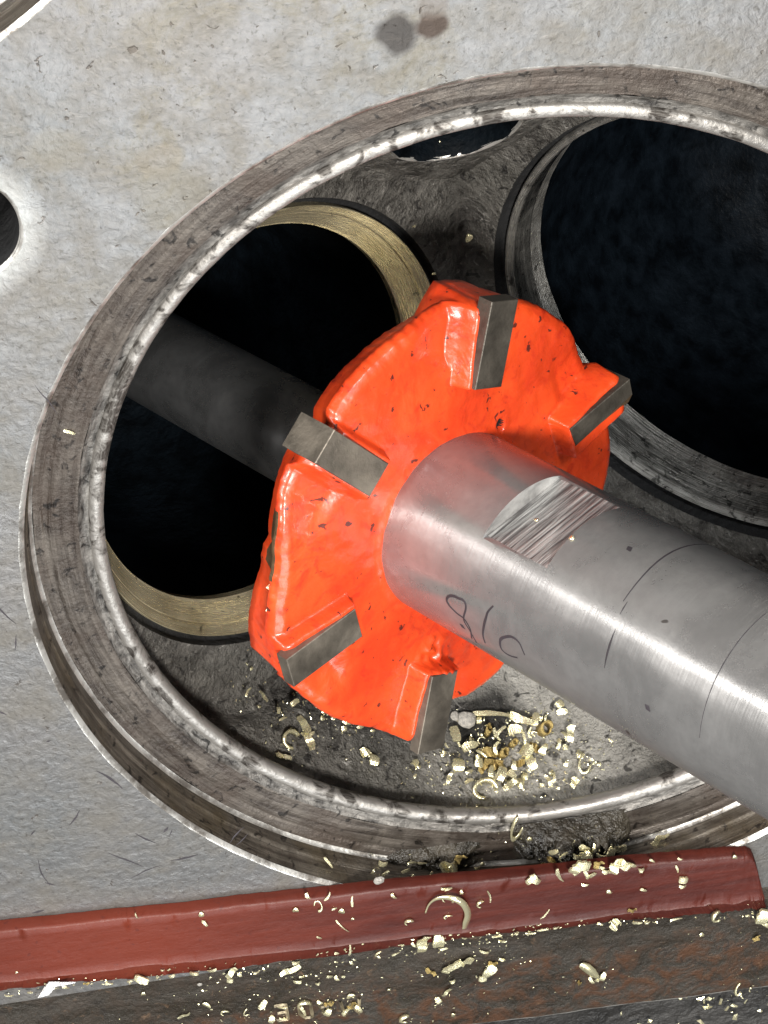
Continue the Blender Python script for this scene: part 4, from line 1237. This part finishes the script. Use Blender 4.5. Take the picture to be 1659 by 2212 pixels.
('rail','o',0.288,-1.196,0.0,0.994,-0.0,0.0,-0.11,0.0124,0.0123),
('rail','g',0.413,-1.233,-0.0,0.708,0.0,0.0,0.707,0.0199,0.0151),
('rail','c',0.374,-1.402,0.0,0.836,0.0,0.0,0.548,0.0395,0.0227),
('rail','s',0.379,-1.423,0.0,0.816,-0.0,0.0,-0.578,0.026,0.0064),
('rail','o',0.4,-1.404,0.0,0.994,-0.0,0.0,-0.112,0.0064,0.0064),
('rail','f',-0.163,-1.177,0.0,0.974,-0.0,0.0,-0.227,0.0168,0.0113),
('rail','f',-0.186,-1.21,0.0,0.931,0.0,0.0,0.366,0.0233,0.0175),
('rail','g',0.006,-1.293,0.0,0.994,-0.0,0.0,-0.112,0.0101,0.0151),
('inbore','o',-0.827,-0.13,-1.674,0.852,-0.236,-0.411,0.224,0.0133,0.0054),
('inbore','o',-0.833,-0.15,-1.674,0.874,-0.197,-0.436,0.09,0.0075,0.0048),
('inbore','o',-0.83,-0.157,-1.667,0.873,-0.204,-0.435,0.086,0.0091,0.006),
('onshaft','o',0.014,0.206,0.27,0.743,-0.656,-0.087,0.099,0.0116,0.0106),
('onshaft','o',-0.039,0.201,0.197,0.747,-0.617,-0.237,-0.074,0.01,0.0078)]
rc_ = random.Random(21)


def slab(poly, th, bend=0., twist=0., jit=.0):
    """Closed thin chip from an outline in x,y, bent about y; sits on z = 0."""
    n = len(poly)
    V = []
    for s in (0, 1):
        for x, y in poly:
            zz = bend * (x * x) * 4 + twist * x * y * 4
            V.append([x + rc_.uniform(-jit, jit), y + rc_.uniform(-jit, jit), zz + s * th + rc_.uniform(-jit, jit) * .5])
    lo_ = min(v[2] for v in V)
    V = [(a, b, c - lo_) for a, b, c in V]
    F = [tuple(range(n - 1, -1, -1)), tuple(range(n, 2 * n))]
    F += [(i, (i + 1) % n, (i + 1) % n + n, i + n) for i in range(n)]
    return V, F


def arc_chip(a0, a1, r0, r1, h, lean=.25, n=11):
    V, F = [], []
    for i in range(n + 1):
        a = a0 + (a1 - a0) * i / n
        t = i / n
        e = .35 + .65 * math.sin(math.pi * min(1, t * 1.2 + .1))
        for r, zz in ((r0, 0), (r0 + (r1 - r0), 0), (r1 * .98, h * e), (r0 * 1.02, h * e)):
            V.append((r * math.cos(a) + lean * zz, r * math.sin(a), zz))
    for i in range(n):
        for k in range(4):
            j = (k + 1) % 4
            F.append((i * 4 + k, i * 4 + j, i * 4 + 4 + j, i * 4 + 4 + k))
    F += [(3, 2, 1, 0), tuple(n * 4 + k for k in range(4))]
    return V, F


def wavy(n=7, amp=.16):
    V, F = [], []
    ph = rc_.uniform(0, 6)
    for i in range(n + 1):
        x = -.5 + i / n
        zz = amp * (1 + math.sin(x * 9 + ph))
        wd = .5 * (.55 + .45 * math.sin(math.pi * (i + .6) / (n + 1))) + rc_.uniform(-.06, .06)
        y0 = .18 * math.sin(x * 5 + ph * 2)
        V += [(x, y0 - wd, zz), (x, y0 + wd, zz + .1 * math.sin(x * 7)), (x, y0 + wd, zz + .1 + .1 * math.sin(x * 7)), (x, y0 - wd, zz + .1)]
    for i in range(n):
        for k in range(4):
            j = (k + 1) % 4
            F.append((i * 4 + k, i * 4 + j, i * 4 + 4 + j, i * 4 + 4 + k))
    F += [(3, 2, 1, 0), tuple(n * 4 + k for k in range(4))]
    return V, F


def lump(seed, flat=.5):
    bm = bmesh.new()
    bmesh.ops.create_icosphere(bm, subdivisions=2, radius=.5)
    for v in bm.verts:
        q = v.co * 3 + Vector((seed, seed * 2, 0))
        v.co *= 1 + .30 * noise.noise(q) + .15 * noise.noise(q * 2.5)
        v.co.z = v.co.z * flat + .3 * flat
    bm.verts.index_update()
    V = [tuple(v.co) for v in bm.verts]
    F = [tuple(v.index for v in f.verts) for f in bm.faces]
    bm.free()
    return V, F


def shaving(bend, w0, w1, th, twist=0., n=7, side=0.):
    """A curved shaving: a thin strip rolled to an arc, one end narrower, edges torn."""
    V, F = [], []
    rad = 1 / max(bend, .05)
    for i in range(n + 1):
        u = i / n - .5
        a = u * bend
        x, zz = math.sin(a) * rad, (math.cos(a) - math.cos(bend / 2)) * rad
        hw = .5 * (w0 + (w1 - w0) * i / n) * (1 - .35 * abs(2 * u) ** 3)
        l_, r_ = -hw * rc_.uniform(.8, 1.15), hw * rc_.uniform(.8, 1.15)
        off = side * (1 - 4 * u * u)
        tw = twist * u
        for yy, up in ((l_, 0), (r_, 0), (r_, th), (l_, th)):
            V.append((x, yy + off, zz + up + tw * yy))
    lo_ = min(v[2] for v in V)
    V = [(a, b_, c - lo_) for a, b_, c in V]
    for i in range(n):
        for k in range(4):
            j = (k + 1) % 4
            F.append((i * 4 + k, i * 4 + j, i * 4 + 4 + j, i * 4 + 4 + k))
    F += [(3, 2, 1, 0), tuple(n * 4 + k for k in range(4))]
    return V, F


def ragged(n, lo, hi, e=1.):
    a0 = rc_.uniform(0, 6)
    return [(.5 * rc_.uniform(lo, hi) * math.copysign(abs(math.cos(a0 + 6.283 * i / n)) ** e, math.cos(a0 + 6.283 * i / n)),
             .5 * rc_.uniform(lo, hi) * math.copysign(abs(math.sin(a0 + 6.283 * i / n)) ** e, math.sin(a0 + 6.283 * i / n))) for i in range(n)]


def mesh(V, F, m, smooth):
    me = bpy.data.meshes.new('brass_chip')
    me.from_pydata(V, [], F)
    me.materials.append(M[m])
    if smooth:
        me.polygons.foreach_set('use_smooth', [True] * len(F))
    me.validate()
    return me


LIB = {
    'b': [mesh(*shaving(rc_.uniform(.5, 1.5), rc_.uniform(.8, 1.0), rc_.uniform(.65, 1.0), rc_.uniform(.14, .3), rc_.uniform(-.3, .3)), 'brass', False) for _ in range(8)],
    'f': [mesh(*shaving(rc_.uniform(.8, 2.8), rc_.uniform(.6, 1.), rc_.uniform(.25, .8), rc_.uniform(.08, .16), rc_.uniform(-.9, .9), 7, rc_.uniform(-.2, .2)), 'brass', False) for _ in range(14)],
    'o': [mesh(*slab([(.5 * math.cos(6.283 * i / 10), .5 * math.sin(6.283 * i / 10)) for i in range(10)], .22, .3, rc_.uniform(-.3, .3), .04), 'brass', True) for _ in range(4)],
    's': [mesh(*shaving(rc_.uniform(.4, 2.2), rc_.uniform(.6, 1.), rc_.uniform(.2, .7), .18, rc_.uniform(-1.2, 1.2), 8, rc_.uniform(-.5, .5)), 'brass', False) for _ in range(9)],
    'c': [mesh(*arc_chip(rc_.uniform(-.4, .6), rc_.uniform(3.6, 5.0), .36, .5, .42, rc_.uniform(-.2, .4)), 'brass', True) for _ in range(5)],
    'w': [mesh(*wavy(), 'brass', False) for _ in range(6)],
    'r': [mesh(*arc_chip(0, 7.2, .3, .42, .8, .5, 16), 'gold', True) for _ in range(2)],
    'g': [mesh(*wavy(8, .25), 'gold', False) for _ in range(4)],
    'k': [mesh(*lump(3.1), 'grey', True), mesh(*lump(7.7), 'grey', True)],
    'p': [mesh(*slab([(-.5, -.2), (-.3, -.5), (-.05, -.25), (.2, -.5), (.5, .05), (.35, .3), (.1, .2), (-.1, .5), (-.3, .15)], .12, .5, .5, .06), 'foil', False)],
}
WHERE = {'pile': ('in the pile below the cutter', 'brass chips heaped on the chamber floor'),
         'rail': ('lying on the rusty steel rail', 'brass chips on the rusty rail'),
         'crease': ('in the strip crease', 'brass chips along the front of the rubber strip'),
         'rimpile': ('heaped behind the rubber strip', 'brass chips heaped behind the rubber strip'),
         'strip': ('on the red strip', 'brass chips on the red strip'),
         'floor': ('on black soot below cutter', 'brass chips on the sooty chamber floor'),
         'rimfront': ('clumped where bore meets strip', 'brass chips in the clump at the bore edge'),
         'roof': ('stuck to the grey wall between the two valve seats', 'brass chips between the valve seats'),
         'inbore': ('glinting inside the black bore behind the cutter', 'brass specks inside the black bore'),
         'oncutter': ('stuck to the lower left of the orange cutter', 'brass chips stuck on the cutter'),
         'onshaft': ('on the milled flat of the steel shaft', 'brass chips on the shaft flat'),
         'rimleft': ('alone on the sooty ledge left of the black bore', None)}
KIND = {'b': ('bright blocky brass chip', 'brass_chip'), 'f': ('small bright brass flake', 'brass_flake'), 'o': ('rounded bright brass chip', 'brass_chip'),
        's': ('thin bright brass sliver', 'brass_sliver'), 'c': ('curled brass turning', 'brass_curl'), 'w': ('crumpled bright brass turning', 'brass_curl'),
        'r': ('dark amber rolled brass turning', 'brass_curl'), 'g': ('amber shaded brass turning', 'brass_curl'), 'k': ('grey gritty lump', 'grit_lump'),
        'p': ('long white torn metal flake', 'metal_flake')}
ORD = ('first second third fourth fifth sixth seventh eighth ninth tenth eleventh twelfth thirteenth fourteenth fifteenth sixteenth seventeenth '
       'eighteenth nineteenth twentieth twenty-first twenty-second twenty-third twenty-fourth twenty-fifth twenty-sixth').split()
CR, CO = Vector((.98873, -.09542, .11537)), cam.matrix_world.translation
CF = Vector((.0334, -.61062, -.79122))
order = {}
for i, c in enumerate(CHIPS):
    p = Vector(c[2:5]) - CO
    order.setdefault((c[0], c[1]), []).append((p.dot(CR) / p.dot(CF), i))
rank = {}
for k, l in order.items():
    for n_, (_, i) in enumerate(sorted(l)):
        rank[i] = ('leftmost' if n_ == 0 else 'rightmost' if n_ == len(l) - 1 else ORD[n_] + ' from left')
PLUR = {'b': 'blocky brass chips', 'f': 'small brass flakes', 'o': 'rounded brass chips', 's': 'thin brass slivers', 'c': 'curled brass turnings',
        'w': 'crumpled brass turnings', 'r': 'dark rolled turnings', 'g': 'amber turnings', 'k': 'grey gritty lumps', 'p': 'white flakes'}
cnt = {}
for g_, t_, x, y, z_, qw, qx, qy, qz, ln, wd in CHIPS:
    cnt[(g_, t_)] = cnt.get((g_, t_), 0) + 1
for i, (g_, t_, x, y, z_, qw, qx, qy, qz, ln, wd) in enumerate(CHIPS):
    me = LIB[t_][i % len(LIB[t_])]
    kl, nm = KIND[t_]
    wh, gr = WHERE[g_]
    o = bpy.data.objects.new(nm, me)
    COL.objects.link(o)
    o.location = (x, y, z_)
    o.rotation_mode = 'QUATERNION'
    tilt = Quaternion((rc_.uniform(-1, 1), rc_.uniform(-1, 1), 0), rc_.uniform(0, .30)) if t_ not in 'kp' else Quaternion()
    o.rotation_quaternion = Quaternion((qw, qx, qy, qz)) @ tilt
    hz = min(ln, wd) * {'s': 1.0, 'c': .9, 'w': .9, 'r': 1., 'g': .9, 'f': 1.0}.get(t_, 1.)
    if g_ in ('rimpile', 'rimfront') and z_ < -.05:
        for k_ in range(60):                             # down on to the clump, or the bare ledge
            dz = .142 * (1 - k_ / 60)
            if lift(x - .06 * dz, y + .82 * dz) >= dz or math.hypot(x - .06 * dz, y + .82 * dz) > .98 or (dz > .12 and o.location.y < -.995):
                break
        o.location = (x - .06 * dz, y + .82 * dz, z_ + dz)
    if g_ == 'pile' and t_ in 'bfsw':
        o.location = o.location + (S - o.location).normalized() * rc_.uniform(0, .022)
    ks = {'f': 1.0, 'b': .95, 'o': .9, 's': 1.05}.get(t_, 1.0) * (1.2 if g_ in ('pile', 'rimpile') else 1.)
    o.scale = (ln * ks, wd * ks, hz * ks)
    lab = kl + ' ' + wh
    if cnt[(g_, t_)] > 1:
        lab = rank[i] + ' of the ' + PLUR[t_] + ' ' + wh
        tag(o, lab, 'chip', (KIND[t_][0] + 's ' + wh))
    else:
        tag(o, lab, 'chip', gr)

# the one large curl standing on the strip
BC = [(-.322, -.953, .034), (-.313, -.928, .036), (-.298, -.910, .040), (-.277, -.902, .046), (-.258, -.904, .052), (-.242, -.918, .054), (-.2335, -.945, .050), (-.2325, -.972, .044), (-.238, -.998, .039), (-.243, -1.019, .036)]
pts = [Vector(p) for p in fine(BC, 4)]
V, F = [], []
n = len(pts)
for i, p in enumerate(pts):
    f = i / (n - 1)
    wd = .003 + .0115 * sm(f, .05, .6) * (1 - .55 * sm(f, .85, 1))
    t = (pts[min(i + 1, n - 1)] - pts[max(i - 1, 0)]).normalized()
    s = t.cross(Vector((.25, .35, 1))).normalized()
    u = s.cross(t).normalized()
    V += [p - s * wd / 2, p + s * wd / 2, p + s * wd / 2 + u * .003, p - s * wd / 2 + u * .003]
for i in range(n - 1):
    for k in range(4):
        j = (k + 1) % 4
        F.append((i * 4 + k, i * 4 + j, i * 4 + 4 + j, i * 4 + 4 + k))
F += [(3, 2, 1, 0), tuple((n - 1) * 4 + k for k in range(4))]
tag(obj('brass_curl', V, F, 'brass'), 'largest brass turning, a tall hooked arc standing on the red strip', 'chip')

# dust of tiny flakes that nobody could count
V, F = [], []


def dust(p, n_, sz):
    n_ = Vector(n_).normalized()
    a = n_.orthogonal().normalized()
    a.rotate(Quaternion(n_, rc_.uniform(0, 6.3)))
    b = n_.cross(a)
    k = len(V)
    l1, l2 = sz * rc_.uniform(.5, 1.4), sz * rc_.uniform(.25, .7)
    p = Vector(p) + n_ * .001
    hh = n_ * sz * rc_.uniform(.2, .8)
    V.extend([p - a * l1 - b * l2, p + a * l1 - b * l2 * .6, p + a * l1 * .7 + b * l2 + hh * .5, p - a * l1 * .8 + b * l2, p + hh])
    F.extend([(k, k + 1, k + 4), (k + 1, k + 2, k + 4), (k + 2, k + 3, k + 4), (k + 3, k, k + 4)])


for (g_, t_, x, y, z_, *rest) in CHIPS:
    if g_ in ('pile', 'floor'):
        for _ in range(5):
            q = Vector((x + rc_.gauss(0, .035), y + rc_.gauss(0, .035), z_))
            wd = (q - S).normalized()
            if min(away(wd, k)[0] for k in range(3)) < .02 or wd.angle(Vector((0, 0, -1))) > R(66):
                continue
            dust(S + wd * (radial(wd) - .006), -wd, rc_.uniform(.0012, .0035))
    elif g_ in ('rimpile', 'rimfront'):
        for _ in range(5):
            q = (x + rc_.gauss(0, .03), y + rc_.gauss(0, .016))
            if .88 < math.hypot(*q) < .975:
                dust((*q, -.104 + lift(*q) * 1.1), (0, 0, 1), rc_.uniform(.0012, .0035))
    elif g_ == 'crease':
        for _ in range(5):
            dust((x + rc_.gauss(0, .035), y + rc_.gauss(0, .007), .014), (0, 0, 1), rc_.uniform(.0012, .004))
    elif g_ == 'rail':
        for _ in range(4):
            dust((x + rc_.gauss(0, .06), min(-1.13, y + rc_.gauss(0, .03)), .0), (0, 0, 1), rc_.uniform(.001, .0028))
for _ in range(40):
    a_ = rc_.uniform(0, 6.28)
    q = bp @ Vector((.127 * math.cos(a_), .127 * math.sin(a_), rc_.uniform(-.11, -.03)))
    dust(q, bp.translation - q, rc_.uniform(.0015, .004))
for _ in range(60):
    dust((rc_.uniform(.1, .5), rc_.uniform(-1.7, -1.43), -.14), (0, 0, 1), rc_.uniform(.004, .01))
tag(obj('brass_dust', V, F, 'brass', None, False), 'fine glittering brass dust between the larger chips', 'dust', None, 'stuff')
